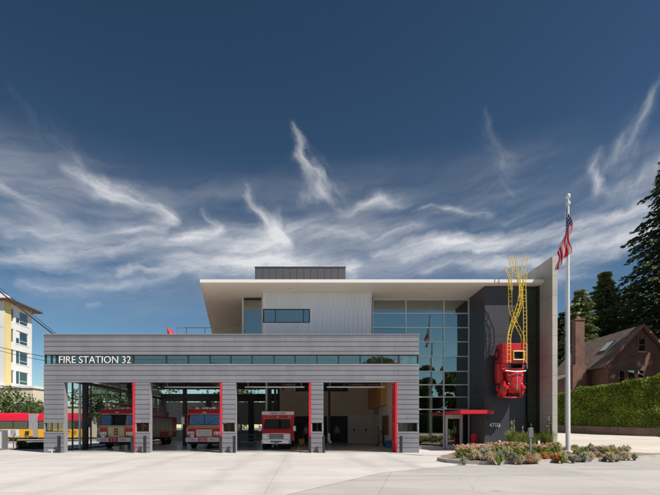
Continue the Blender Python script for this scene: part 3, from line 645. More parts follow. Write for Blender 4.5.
# ---- upper storey
YS, YG, YT = 31.2, 32.5, 29.75
ROOF_Z0, ROOF_Z1 = 10.63, 10.86
rf = MB(); pl = [(-6.5, 29.15), (15.22, 29.15), (15.22, 48), (-9.3, 48)]
rf.prism([(-6.35, 29.35), (15.21, 29.35), (15.21, 47.9), (-9.1, 47.9)], ROOF_Z0, ROOF_Z0+.12); rf.build('soffit', M['soffit'], FS)
rf = MB(); rf.prism([(-6.5, 29.15), (15.215, 29.15), (15.215, 29.347), (-6.36, 29.347)], ROOF_Z0+.03, ROOF_Z1)
rf.prism([(-6.5, 29.15), (-6.362, 29.35), (-9.105, 48), (-9.3, 48)], ROOF_Z0+.03, ROOF_Z1-.002)
roof = rf.build('roof', M['white'], FS)
rf = MB(); rf.prism([(-6.3, 29.36), (15.21, 29.36), (15.21, 47.95), (-9.0, 47.95)], ROOF_Z0+.13, ROOF_Z1-.01); rf.build('roof_membrane', M['white'], roof)
bx('parapet', M['white'], roof, X(265, 29.6), 15.21, 29.6, 30.0, ROOF_Z1-.008, ROOF_Z1+.14)
b = MB(); b.lathe([(.16, 0), (.16, .16), (.25, .18), (.26, .26), (.17, .36), (.02, .40)], (X(317, 30.6), 30.6, ROOF_Z1), n=18); b.build('roof_vent', M['alu'], roof, smooth=True)
for px in (222, 237, 290, 430): # recessed soffit lights
    b = MB(); yy = 33.5 if px < 240 else 30.3; b.lathe([(.10, 0), (.12, .02)], (X(px, yy)-1*(px < 240), yy, ROOF_Z0-.02), n=14); b.build('soffit_light', M['alu'], FS)
ms = bx('roof_screen', M['mech'], FS, X(255, 37), X(345.5, 37), 37, 43, ROOF_Z1+.0, Zy(267.5, 37))
for k in range(13): bx('seam', M['tower'], ms, X(255, 37)+.05+k*.55, X(255, 37)+.075+k*.55, 36.985, 36.998, ROOF_Z1+.02, Zy(267.5, 37)-.01)
bx('coping', M['mech'], ms, X(255, 37)-.03, X(345.5, 37)+.03, 36.96, 37.1, Zy(267.5, 37)+.002, Zy(267.5, 37)+.07)
# ribbed white wall
def ribbed(b, x0, x1, z0, z1, y, pitch=.30):
    x = x0
    while x < x1-.01:
        e = min(x1, x+pitch)
        b.box(x, e-.045, y-.0, y+.1, z0, z1, tone=1.); 
        b.box(e-.05, e, y-.07, y+.1, z0, z1)
        x = e
WX0, WX1 = X(263, YS), X(371.5, YS)
wz0, wz1 = Zy(322.8, YS), Zy(309, YS); wx1 = X(310, YS)
b = MB(); ribbed(b, WX0, WX1, wz1, 10.625, YS); ribbed(b, wx1, WX1, 6.9, wz1-.001, YS); ribbed(b, WX0, wx1-.001, 6.9, wz0, YS)
rbw = b.build('ribbed_wall', M['rib'], FS)
b = MB(); b.box(WX0, WX1, YS+.12, 32.45, 6.8, wz0); b.box(WX0, WX1, YS+.12, 32.45, wz1, 10.62); b.box(wx1, WX1, YS+.12, 32.45, wz0, wz1); b.build('backing', M['rib'], rbw)
w = MB(); w.box(WX0+.01, wx1-.01, YS-.02, YS+.06, wz0+.002, wz0+.06); w.box(WX0+.01, wx1-.01, YS-.02, YS+.06, wz1-.06, wz1-.003); w.box(WX0+.01, WX0+.07, YS-.02, YS+.06, wz0+.062, wz1-.062); w.box(wx1-.07, wx1-.01, YS-.02, YS+.06, wz0+.062, wz1-.062); w.box(X(275, YS), X(275.8, YS), YS-.01, YS+.05, wz0+.062, wz1-.062); w.box(X(303, YS), X(303.8, YS), YS-.01, YS+.05, wz0+.062, wz1-.062)
w = w.build('window', M['dkmetal'], FS)
bx('pane', M['pane'], w, WX0+.07, wx1-.07, YS+.03, YS+.035, wz0+.06, wz1-.06)
bx('blind', M['dark_core'], w, WX0+.07, wx1-.07, YS+.9, YS+.95, wz0-.2, wz1+.2)
# corner window at the left end of the upper storey
cw = bx('corner_window', M['white'], FS, X(242.2, YG), X(243.6, YG), YG-.05, YG+.1, 6.9, 10.62)
bx('frame', M['white'], cw, X(261.6, YG), X(263, YG), YG-.05, YG+.1, 6.9, 10.62)
bx('frame', M['dkmetal'], cw, X(243.7, YG), X(261.5, YG), YG-.02, YG+.06, Zy(300, YG), 10.62)
bx('pane', M['pane'], cw, X(243.7, YG), X(261.5, YG), YG+.02, YG+.03, 6.9, Zy(300, YG)-.01)
bx('curtain', M['shirt'], cw, X(244, YG), X(261, YG), YG+.35, YG+.42, 6.9, 9.7)
bx('upper_side_wall', M['dark_core'], FS, X(243, YG), X(243, YG)+.2, YG+.12, 48, 6.75, 10.62)
bx('upper_floor', M['beige'], FS, X(243, YG), WX1+.2, YG+2.6, YG+2.7, 6.75, 10.62)
# ---- curtain wall of the entrance hall
cx = [X(p, YG) for p in (372.7, 405.6, 443.6, 468.6)]
hz = [Zy(p, YG) for p in (300, 313.6, 327.8, 342, 356.6, 371.4, 384.8, 397, 409.3)]+[.14]
CW = bx('curtain_wall', M['alu'], FS, cx[0]-.04, 11.69, YG-.06, YG+.1, 10.5, 10.62)
bx('sill', M['alu'], CW, 7.04, cx[2]-.05, YG-.05, YG+.12, .005, .14)
for i, x in enumerate(cx):
    bx('mullion', M['alu'], CW, x-.035, x+.035, YG-.09, YG+.08, (6.7 if i == 0 else (5.9 if i == 1 else .01)), 10.498)
bx('mullion', M['dkmetal'], CW, 7.05, 7.12, YG-.05, YG+.1, .15, 7.1)
for j, z in enumerate(hz[:-1]):
    x0 = cx[0] if z > 6.9 else 7.12
    seg = [x for x in cx if x > x0]; seg = [x0]+seg
    for a, c in zip(seg, seg[1:]): bx('transom', M['alu'], CW, a+.037 if a in cx else a, c-.037, YG-.08, YG+.07, z-.035, z+.035)
ztop = [10.5]+hz
for j in range(len(ztop)-1):
    for i in range(3):
        a, c = cx[i], cx[i+1]
        if ztop[j] < 6.9: 
            if i == 0: continue
            if i == 1: a = 7.12
        if j == len(ztop)-2 and i == 2: continue
        p = MB(); t0 = rnd.uniform(-.018, .018); t1 = rnd.uniform(-.014, .014); za, zb = ztop[j+1]+.036, ztop[j]-.036
        p.quad((a+.036, YG, za), (c-.036, YG+t0, za), (c-.036, YG+t0+t1, zb), (a+.036, YG+t1, zb)); p.build('pane', M['pane'], CW, fix=False)
# hall interior: dark floors and walls behind the glass
bx('hall_floor', M['floor'], FS, 7.04, 15.2, YG+.13, 40, -.02, .02)
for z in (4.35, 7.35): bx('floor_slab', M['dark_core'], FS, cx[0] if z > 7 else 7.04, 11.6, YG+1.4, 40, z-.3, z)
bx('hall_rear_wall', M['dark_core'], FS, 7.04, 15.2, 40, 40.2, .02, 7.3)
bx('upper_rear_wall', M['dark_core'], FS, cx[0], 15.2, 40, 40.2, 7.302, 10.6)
bx('hall_side_wall', M['beige'], FS, cx[0]+.02, cx[0]+.12, YG+.2, 40, 7.4, 10.6)
bx('column', M['beige2'], FS, X(428, 34.5), X(433, 34.5), 34.5, 34.8, .02, 10.6)
# entrance door
dx0, dx1 = X(445, YG), X(462.3, YG); dz = Zy(415, YG)
ed = MB(); ed.box(dx0, dx0+.17, YG-.08, YG+.08, .01, dz); ed.box(dx1-.17, dx1, YG-.08, YG+.08, .01, dz); ed.box(dx0+.17, dx1-.17, YG-.08, YG+.08, dz-.26, dz); ed.box(dx0+.17, dx1-.17, YG-.07, YG+.07, .01, .27)
ed = ed.build('entrance_door', M['alu'], FS)
bx('pane', M['strip'], ed, dx0+.17, dx1-.17, YG, YG+.01, .27, dz-.26); bx('handle', M['alu'], ed, dx0+.22, dx0+.26, YG-.14, YG-.1, .9, 1.4)
bx('transom_pane', M['strip'], ed, dx0, dx1, YG, YG+.01, dz+.03, hz[8]-.04)
sw = bx('side_light', M['dkmetal'], FS, dx1+.01, dx1+.07, YG-.06, YG+.06, .01, hz[8]-.04); bx('pane', M['pane_clear'], sw, dx1+.07, 11.6, YG, YG+.01, .02, hz[8]-.04)
# red entrance canopy
cpz0, cpz1 = Zy(413.6, 29.1), Zy(409.9, 29.1)
cp = MB(); cp.box(X(444, YG)-.0, 11.64, 29.1, YG-.1, cpz0, cpz1); cp.box(11.641, X(493.5, 29.1), 29.1, YT-.01, cpz0, cpz1)
cp.build('entrance_canopy', M['redm'], FS)
# charcoal tower
TX0, TX1 = 11.70, 14.28
tw = MB(); zz = [.02, 3.9, 7.40, 10.61]
for a, c in zip(zz, zz[1:]):
    tw.box(TX0, TX0+(TX1-TX0)*.62, YT, YT+.06, a+.006, c-.006); tw.box(TX0+(TX1-TX0)*.62+.008, TX1, YT, YT+.06, a+.006, c-.006)
tw = tw.build('tower_wall', M['tower'], FS)
b = MB()
for a, c in zip(zz, zz[1:]):
    b.box(TX0, TX0+.06, YT+.061, YT+1.35, a+.006 if a > 1 else 2.55, c-.006); b.box(TX0, TX0+.06, YT+1.358, 32.38, a+.006 if a > 1 else 2.55, c-.006)
b.build('return_panel', M['tower'], tw); b = MB(); b.box(TX0+.061, TX1, YT+.061, 38, .02, 10.6); b.build('backing', M['dark_core'], tw)
text('house_number', '4700', M['letter'], FS, X(489.2, YT), YT-.035, Zy(427, YT), .27, .68, .03)
bx('wall_light', M['dkmetal'], FS, X(486.5, YT), X(490, YT), YT-.14, YT-.005, Zy(419, YT), Zy(417.3, YT))
bx('sign_rail', M['alu'], FS, X(525.3, YT), X(526.6, YT), YT-.16, YT-.06, Zy(369, YT), Zy(344, YT))
for k in (0, 1): bx('bracket', M['alu'], FS, X(523.5, YT), X(526.6, YT), YT-.06, YT-.003, Zy(366-20*k, YT), Zy(365.3-20*k, YT))
# tall green window beside the fin
tg = bx('tall_window', M['dkmetal'], FS, TX1+.005, TX1+.06, YT-.03, YT+.08, .3, 10.6)
bx('frame', M['dkmetal'], tg, 15.06, 15.21, YT-.05, YT+.1, .3, 10.6)
tz = [.35, Zy(395.5, YT), Zy(336.5, YT), 10.45]
for z in tz: bx('frame', M['dkmetal'], tg, TX1+.062, 15.058, YT-.02, YT+.07, z-.03, z+.03)
for a, c in zip(tz, tz[1:]): bx('pane', M['pane_green'], tg, TX1+.062, 15.058, YT+.02, YT+.03, a+.032, c-.032)
bx('stair_wall', M['cream'], FS, TX1+.02, 15.2, YT+2.4, YT+2.5, .1, 10.5)
# concrete fin
fn = MB(); fn.box(15.225, 15.535, 28.2, 48, -.2, 11.97); fn.build('concrete_fin', M['fin'], FS)
# plinth bench
bp_ = MB(); bp_.prism([(11.0, 28.0), (13.05, 28.0), (13.4, 28.5), (13.3, 29.6), (11.0, 29.6)], .0, .46); tag(bp_.build('bench', M['conc']), 'low pale concrete bench below the 4700 house number', 'bench')
# terrace railing on garage roof
rl = thing('railing', 'thin steel guard rail on the garage roof terrace', 'railing', (-6.5, 32, 6.72))
b = MB(); b.tube([(X(176.5, 32), 32, Zy(327.8, 32)), (X(244, 32), 32, Zy(327.8, 32))], .022, 6); b.build('rail', M['steel'], rl)
b = MB(); b.tube([(X(176.5, 32), 32, Zy(334, 32)), (X(244, 32), 32, Zy(334, 32))], .012, 6); b.build('rail', M['steel'], rl)
for px in (177, 186.5, 205, 223.5, 241): bx('post', M['steel'], rl, X(px, 32)-.018, X(px, 32)+.018, 31.985, 32.015, 6.72, Zy(327.8, 32)-.02)
# folded red parasol
um = thing('parasol', 'red folded parasol leaning above the garage parapet', 'parasol', (X(170, 31), 31, 6.72))
a0 = P(178, 341, 31); a1 = P(164.8, 324.2, 31); b = MB(); b.tube([a0, a1], .03, 8); b.build('pole', M['wood2'], um)
bm = MB(); ring0 = []
pk = P(167, 326.6, 31); lo = [P(167.5, 336, 31), P(171, 337, 31.4), P(175, 337, 31.3), P(177.5, 335.8, 31), P(175, 337, 30.7), P(171, 337, 30.6)]
for i in range(6): bm.quad(pk, lo[i], lo[(i+1) % 6])
bm.build('canopy', M['redm'], um)

# ================================================================ VEHICLES
def wheel(parent, x, y, r, w, side):
    b = MB(); b.lathe([(r*.55, -w/2), (r*.9, -w/2), (r, -w*.35), (r, w*.35), (r*.9, w/2), (r*.55, w/2)], (x, y, r), 'x', 26); t = b.build('wheel', M['blackp'], parent, smooth=True)
    b = MB(); s = side; b.lathe([(r*.56, s*w*.30), (r*.5, s*w*.42), (r*.28, s*w*.36), (r*.2, s*w*.55), (.02, s*w*.56)], (x, y, r), 'x', 20); b.build('rim', M['chrome'], t, smooth=True)
def engine(X0, Yf, label, ladder, grille_gold):
    W2 = 1.24; T = thing('fire_engine', label, 'fire engine', (X0, Yf, 0.006)); g = .006
    def c(b, name, m, par=T, **k): return b.build(name, m, par, **k)
    L = 11.2 if ladder else 9.6
    # cab
    b = MB(); prof = [(.0, .58), (.0, 1.52), (.10, 2.40), (.22, 2.72), (.42, 2.80), (3.3, 2.80), (3.3, .58)]
    b.prism([(Yf+p, z) for p, z in prof], X0-W2, X0+W2, 'x')
    cab = c(b, 'cab', M['red'])
    # windscreen sits proud on the sloping front
    b = MB(); zl, zh = 1.70, 2.40
    def yf(z): return Yf+.10*(z-1.52)/.88-.006
    for s in (-1, 1):
        a0, a1 = (X0+s*.03, X0+s*1.10)
        b.quad((a0, yf(zl), zl), (a1, yf(zl), zl), (a1, yf(zh), zh), (a0, yf(zh), zh))
    c(b, 'windscreen', M['wind'], fix=False)
    b = MB(); b.quad((X0-1.15, yf(1.65)+.004, 1.65), (X0+1.15, yf(1.65)+.004, 1.65), (X0+1.15, yf(2.45)+.004, 2.45), (X0-1.15, yf(2.45)+.004, 2.45)); c(b, 'windscreen_seal', M['blackp'], fix=False)
    for s in (-1, 1):
        b = MB(); b.tube([(X0+s*.15, yf(1.72)-.02, 1.72), (X0+s*.75, yf(2.2)-.02, 2.05)], .012, 5); c(b, 'wiper', M['blackp'])
    # side windows
    for s in (-1, 1):
        for (ya, yb) in ((.35, 1.35), (1.65, 2.7)):
            b = MB(); x = X0+s*(W2+.004); b.quad((x, Yf+ya, 1.7), (x, Yf+yb, 1.7), (x, Yf+yb, 2.35), (x, Yf+ya+.05, 2.35)); c(b, 'side_window', M['wind'], fix=False)
        b = MB(); b.box(X0+s*(W2+.003), X0+s*(W2+.012), Yf+.02, Yf+3.28, 1.22, 1.36); b.box(X0+s*(W2+.003), X0+s*(W2+.012), Yf+.02, Yf+3.28, 1.42, 1.46); c(b, 'side_stripe', M['stripe'])
        b = MB(); b.box(X0+s*(W2+.003), X0+s*(W2+.01), Yf+1.48, Yf+1.5, .62, 2.6); c(b, 'door_seam', M['blackp'])
    for z in (1.62, 2.46): bx('windscreen_trim', M['chrome'], T, X0-1.17, X0+1.17, Yf+.10*(z-1.52)/.88-.02, Yf+.10*(z-1.52)/.88-.004, z, z+.03)
    for s in (-1, 1):
        b = MB(); b.tube([(X0+s*1.21, Yf-.04, 1.0), (X0+s*1.21, Yf-.06, 1.5)], .018, 6); c(b, 'grab_rail', M['chrome'])
        bx('corner_lamp', M['amber'], T, X0+s*1.17, X0+s*1.232, Yf-.02, Yf-.003, 1.3, 1.42)
    b = MB(); b.lathe([(.10, 0), (.13, -.05), (.12, -.12), (.04, -.15)], (X0-.75, Yf-.36, .90), 'y', 14); c(b, 'siren', M['chrome'], smooth=True)
    b = MB(); b.tube([(X0+.35, Yf-.42, .83), (X0+.55, Yf-.46, .86), (X0+.8, Yf-.42, .83)], .035, 8); c(b, 'hose', M['stripe'])
    # light bar
    b = MB(); b.box(X0-1.0, X0+1.0, Yf+.45, Yf+.75, 2.82, 2.87); lb = c(b, 'light_bar', M['steel'])
    for k in range(8):
        x = X0-.98+k*.247; bx('lamp', M['redlens'] if k in (0, 2, 5, 7) else M['headlamp'], lb, x, x+.225, Yf+.43, Yf+.77, 2.872, 3.0, bev=.02)
    bx('marker_lamp', M['headlamp'], T, X0-.14, X0+.14, Yf+.14, Yf+.22, 2.55, 2.64, bev=.01)
    for k in (-1, 1): bx('horn', M['chrome'], T, X0+k*.45-.05, X0+k*.45+.05, Yf+.06, Yf+.3, 2.86-.03, 2.95, bev=.02)
    # front face: stripe, grille, headlamps
    bx('front_stripe', M['stripe'], T, X0-W2+.01, X0+W2-.01, Yf-.012, Yf-.002, 1.50, 1.55)
    if grille_gold:
        b = MB(); b.box(X0-.60, X0+.60, Yf-.05, Yf-.004, .82, 1.60, bev=.05); c(b, 'grille_surround', M['gold'])
        b = MB()
        for k in range(7): b.box(X0-.50, X0+.50, Yf-.075, Yf-.052, .90+k*.088, .955+k*.088)
        c(b, 'grille', M['chrome'])
        b = MB(); b.box(X0-.13, X0+.13, Yf-.10, Yf-.08, .96, 1.46, bev=.01); em = c(b, 'emblem', M['redlens'])
        for z in (1.04, 1.24): bx('badge', M['gold'], em, X0-.06, X0+.06, Yf-.108, Yf-.101, z, z+.13)
        zz_ = 1.05
    else:
        bx('grille_surround', M['chrome'], T, X0-.55, X0+.55, Yf-.045, Yf-.004, .86, 1.36, bev=.03)
        b = MB()
        for k in range(6): b.box(X0-.48, X0+.48, Yf-.065, Yf-.047, .90+k*.072, .935+k*.072)
        c(b, 'grille', M['steel'])
        b = MB(); b.tube([(X0-1.15, Yf-.02, 1.46), (X0, Yf-.02, 1.36), (X0+1.15, Yf-.02, 1.46)], .018, 5); c(b, 'gold_line', M['gold'])
        zz_ = 1.08
    for s in (-1, 1):
        h = bx('headlight', M['chrome'], T, X0+s*.70, X0+s*1.16, Yf-.035, Yf-.003, zz_-.14, zz_+.16, bev=.02)
        for q in (.82, 1.04):
            b = MB(); b.lathe([(.085, 0), (.085, -.02), (.05, -.035)], (X0+s*q, Yf-.036, zz_+.07), 'y', 14); b.build('lens', M['headlamp'], h)
            bx('indicator', M['amber'] if grille_gold else M['redlens'], h, X0+s*q-.08, X0+s*q+.08, Yf-.05, Yf-.037, zz_-.11, zz_-.04)
        bx('warning_lamp', M['redlens'], T, X0+s*.72, X0+s*1.12, Yf-.05, Yf-.004, 1.27, 1.40, bev=.01)
    # bumper
    b = MB(); b.prism([(X0-1.25, Yf), (X0-1.25, Yf-.35), (X0-1.0, Yf-.52), (X0+1.0, Yf-.52), (X0+1.25, Yf-.35), (X0+1.25, Yf)], .50, .80); bu = c(b, 'bumper', M['whitep'])
    bx('badge', M['red'], bu, X0-.33, X0+.33, Yf-.53, Yf-.523, .52, .78)
    text('lettering', '32' if not ladder else '11', M['whitep'], bu, X0-.14, Yf-.536, .57, .16, .28, .006)
    for s in (-1, 1): text('lettering', 'FIRE', M['red'], bu, X0+(-.92 if s < 0 else .48), Yf-.525, .57, .15, .44, .006)
    bx('valance', M['blackp'], T, X0-1.1, X0+1.1, Yf-.25, Yf+.2, .34, .498)
    # mirrors
    for s in (-1, 1):
        b = MB(); b.tube([(X0+s*1.2, Yf+.25, 2.45), (X0+s*1.48, Yf-.05, 2.42), (X0+s*1.50, Yf-.08, 2.3)], .02, 6); b.tube([(X0+s*1.2, Yf+.2, 1.7), (X0+s*1.46, Yf-.05, 1.72)], .015, 6); mr = c(b, 'mirror', M['steel'])
        bx('mirror_glass', M['chrome'], mr, X0+s*1.38, X0+s*1.60, Yf-.14, Yf-.06, 1.75, 2.28, bev=.03)
    # rear body
    b = MB(); b.box(X0-W2, X0+W2, Yf+3.34, Yf+L, .62, 2.45); c(b, 'body', M['red'])
    for s in (-1, 1):
        for k in range(int((L-3.8)/1.25)):
            ya = Yf+3.6+k*1.25; bx('locker', M['alu'], T, X0+s*(W2+.003), X0+s*(W2+.02), ya, ya+1.1, 1.3 if k in (2, 3) else .75, 2.3)
        b = MB(); b.box(X0+s*(W2+.022), X0+s*(W2+.03), Yf+3.5, Yf+L-.1, 1.16, 1.25); c(b, 'side_stripe', M['stripe'])
    bx('chassis', M['blackp'], T, X0-.5, X0+.5, Yf+.3, Yf+L-.3, .45, .6)
    if ladder:
        ld = MB()
        for q in (0, 1):
            w = .55-q*.12; z = 2.95+q*.22
            for s in (-1, 1):
                ld.tube([(X0+s*w, Yf+.1, z), (X0+s*w, Yf+L, z)], .035, 6); ld.tube([(X0+s*w, Yf+.1, z+.38), (X0+s*w, Yf+L, z+.38)], .03, 6)
                for k in range(22): ld.tube([(X0+s*w, Yf+.1+k*.5, z if k % 2 else z+.38), (X0+s*w, Yf+.6+k*.5, z+.38 if k % 2 else z)], .014, 4)
            for k in range(24): ld.tube([(X0-w, Yf+.2+k*.45, z), (X0+w, Yf+.2+k*.45, z)], .018, 5)
        c(ld, 'ladder', M['steel']); bx('turntable', M['steel'], T, X0-.6, X0+.6, Yf+L-1.6, Yf+L-.4, 2.46, 2.93)
    else:
        bx('hose_bed', M['alu'], T, X0-1.1, X0+1.1, Yf+3.7, Yf+L-.2, 2.46, 2.7)
    for s in (-1, 1):
        for yy in ((1.35, L-3.2, L-2.0) if ladder else (1.35, L-2.3)): wheel(T, X0+s*1.05, Yf+yy, .52, .32, s)
    for s in (-1, 1):
        b = MB(); pts = [(Yf+.75, .58)]+[(Yf+1.35+.62*math.cos(t), .52+.62*math.sin(t)) for t in [math.pi-math.pi*k/12 for k in range(13)]]+[(Yf+1.95, .58)]
        b.prism(pts, X0+s*(W2+.002), X0+s*(W2+.02), 'x'); c(b, 'wheel_arch', M['blackp'])
    return T
engine(X(116.3, 33), 33, 'red ladder fire engine with gold framed grille parked in the leftmost garage bay', True, True)
engine(X(204.2, 33), 33, 'red fire engine with blue windscreen parked in the second garage bay', False, False)
# ambulance
def ambulance(X0, Yf):
    T = thing('ambulance', 'white and red ambulance parked in the third garage bay', 'ambulance', (X0, Yf, .006))
    c = lambda b, n, m, **k: b.build(n, m, T, **k)
    b = MB(); b.box(X0-1.17, X0+1.17, Yf+2.1, Yf+6.6, .55, 2.42); bd = c(b, 'module', M['red'])
    b = MB(); b.box(X0-1.172, X0+1.172, Yf+2.08, Yf+6.6, 2.425, 2.68, bev=.03); c(b, 'module_top', M['whitep'])
    text('lettering', 'MEDIC ONE', M['navy'], T, X0-.55, Yf+2.06, 2.49, .13, 1.1, .006)
    text('lettering', '32', M['whitep'], T, X0+.72, Yf+2.085, 2.22, .14, .26, .006)
    bx('beacon', M['headlamp'], T, X0-.08, X0+.08, Yf+2.0, Yf+2.07, 2.2, 2.36, bev=.01)
    for s in (-1, 1): bx('beacon', M['redlens'], T, X0+s*.85-.1, X0+s*.85+.1, Yf+2.0, Yf+2.078, 2.72, 2.80, bev=.01)
    # cab
    b = MB(); b.prism([(Yf+.95, .5), (Yf+.95, 1.42), (Yf+1.5, 2.12), (Yf+1.75, 2.2), (Yf+2.08, 2.2), (Yf+2.08, .5)], X0-.98, X0+.98, 'x'); cab = c(b, 'cab', M['red'])
    b = MB(); n = Vector((0, -.70, .55)).normalized()*.006
    def q(x, t): return (X0+x, Yf+.95+.55*t+n.y, 1.42+.70*t+n.z)
    b.quad(q(-.92, .06), q(.92, .06), q(.84, .92), q(-.84, .92)); c(b, 'windscreen', M['wind'], fix=False)
    b = MB(); n = n*.4; b.quad(q(-.96, .02), q(.96, .02), q(.88, .97), q(-.88, .97)); c(b, 'windscreen_seal', M['blackp'], fix=False)
    # bonnet
    b = MB(); rings = []
    for (y, w, zt, zb) in ((.96, 1.0, 1.44, .55), (.5, .99, 1.36, .55), (.18, .97, 1.26, .55), (.03, .93, 1.12, .58)):
        rings.append([(X0-w, Yf+y, zb), (X0+w, Yf+y, zb), (X0+w, Yf+y, zt-.14), (X0+w*.86, Yf+y, zt), (X0-w*.86, Yf+y, zt), (X0-w, Yf+y, zt-.14)])
    b.loft(rings); c(b, 'bonnet', M['red'], smooth=True)
    bx('front_panel', M['whitep'], T, X0-.96, X0+.96, Yf-.012, Yf+.16, .60, 1.10, bev=.03)
    b = MB(); b.box(X0-.58, X0+.58, Yf-.03, Yf+.03, .70, 1.12, bev=.02); g = c(b, 'grille_surround', M['chrome'])
    for k in range(3): bx('grille', M['blackp'], g, X0-.50, X0+.50, Yf-.045, Yf-.031, .75+k*.115, .83+k*.115)
    for s in (-1, 1):
        h = bx('headlight', M['headlamp'], T, X0+s*.62, X0+s*.90, Yf-.02, Yf+.03, .78, 1.08, bev=.02); bx('indicator', M['amber'], h, X0+s*.91, X0+s*.945, Yf+.0, Yf+.06, .78, 1.08)
    b = MB(); b.prism([(X0-1.02, Yf+.2), (X0-1.0, Yf-.08), (X0-.85, Yf-.2), (X0+.85, Yf-.2), (X0+1.0, Yf-.08), (X0+1.02, Yf+.2)], .42, .66); bm_ = c(b, 'bumper', M['chrome'])
    bx('air_dam', M['blackp'], bm_, X0-.4, X0+.4, Yf-.206, Yf-.201, .52, .6); bx('number_plate', M['shirt'], bm_, X0-.16, X0+.16, Yf-.225, Yf-.207, .36, .5)
    for s in (-1, 1):
        b = MB(); b.tube([(X0+s*.98, Yf+1.3, 1.55), (X0+s*1.25, Yf+1.15, 1.5)], .02, 6); m_ = c(b, 'mirror', M['blackp']); bx('mirror_glass', M['chrome'], m_, X0+s*1.12, X0+s*1.32, Yf+1.08, Yf+1.14, 1.25, 1.62, bev=.02)
        wheel(T, X0+s*.86, Yf+.75, .38, .26, s); wheel(T, X0+s*.95, Yf+5.0, .38, .3, s)
    bx('chassis', M['blackp'], T, X0-.8, X0+.8, Yf+.4, Yf+6.4, .35, .49)
ambulance(X(276.3, 31.5), 31.5)

# articulated bus on the side street (its side faces the camera)
def bus():
    Yb = 50.2; T = thing('articulated_bus', 'red and yellow articulated bus driving along the side street', 'bus', (-33, Yb, 0))
    z0 = 0
    def section(xa, xb, par_name, cap_l, cap_r):
        b = MB(); b.box(xa, xb, Yb, Yb+2.55, .38, 1.32, bev=.05); lo = b.build(par_name, M['bus_yellow'], T)
        b = MB(); prof = [(Yb, 2.22), (Yb+.02, 2.65), (Yb+.18, 2.92), (Yb+.5, 3.08), (Yb+2.05, 3.08), (Yb+2.37, 2.92), (Yb+2.53, 2.65), (Yb+2.55, 2.22)]
        b.prism(prof, xa+.02, xb-.02, 'x'); b.build('roof', M['bus_red'], T, smooth=True)
        b = MB(); b.box(xa+.03, xb-.03, Yb+.06, Yb+2.5, 1.322, 2.218); b.build('window_band', M['dkmetal'], T)
        n = int((xb-xa)/1.5); w = (xb-xa-.1)/n
        for k in range(n): bx('window', M['wind'], T, xa+.05+k*w+.05, xa+.05+(k+1)*w-.05, Yb+.02, Yb+.055, 1.36, 2.16)
        b = MB(); b.box(xa+.05, xb-.05, Yb+.04, Yb+2.5, .22, .378); b.build('skirt', M['blackp'], T)
        return lo
    section(-46, -29.85, 'rear_body', 0, 0); section(-28.85, -24.75, 'front_body', 0, 0)
    bl = MB(); n = 12
    for k in range(n):
        x = -29.84+k*.083; bl.box(x, x+.06, Yb+.04, Yb+2.5, .42, 2.98)
    bl.box(-29.83, -28.87, Yb+.1, Yb+2.45, .45, 2.93); bl.build('bellows', M['bellows'], T)
    bx('poster', M['bus_ad'], T, X(2, Yb), X(19, Yb), Yb-.012, Yb-.002, .55, 1.28)
    bx('poster', M['bus_yellow'], T, X(20, Yb), X(33, Yb), Yb-.012, Yb-.002, .55, 1.28)
    b = MB(); b.tube([(X(27.5, Yb), Yb-.03, .65), (X(27.5, Yb), Yb-.03, 1.1)], .15, 8, .22); b.build('poster_figure', M['dkmetal'], T)
    for k, x in enumerate((-43, -31.6, -26.6)): wheel(T, x, Yb+.2, .48, .3, -1)
    # the wheel helper lays axles along x; turn these to the bus's long axis
    for o in T.children:
        if o.name.startswith('wheel'):
            pass
    text('lettering', '7 40', M['dkmetal'], T, X(66.5, Yb)+.15, Yb-.02, .75, .4, .9, .01)
    return T
def wheel_y(parent, x, y, r, w):
    b = MB(); b.lathe([(r*.55, -w/2), (r*.9, -w/2), (r, -w*.35), (r, w*.35), (r*.9, w/2), (r*.55, w/2)], (x, y, r), 'y', 24); t = b.build('wheel', M['blackp'], parent, smooth=True)
    b = MB(); b.lathe([(r*.56, -w*.30), (r*.5, -w*.42), (r*.28, -w*.36), (.02, -w*.5)], (x, y, r), 'y', 18); b.build('rim', M['steel'], t, smooth=True)
_w = wheel
def wheel(parent, x, y, r, w, side): wheel_y(parent, x, y, r, w)
bus()
wheel = _w

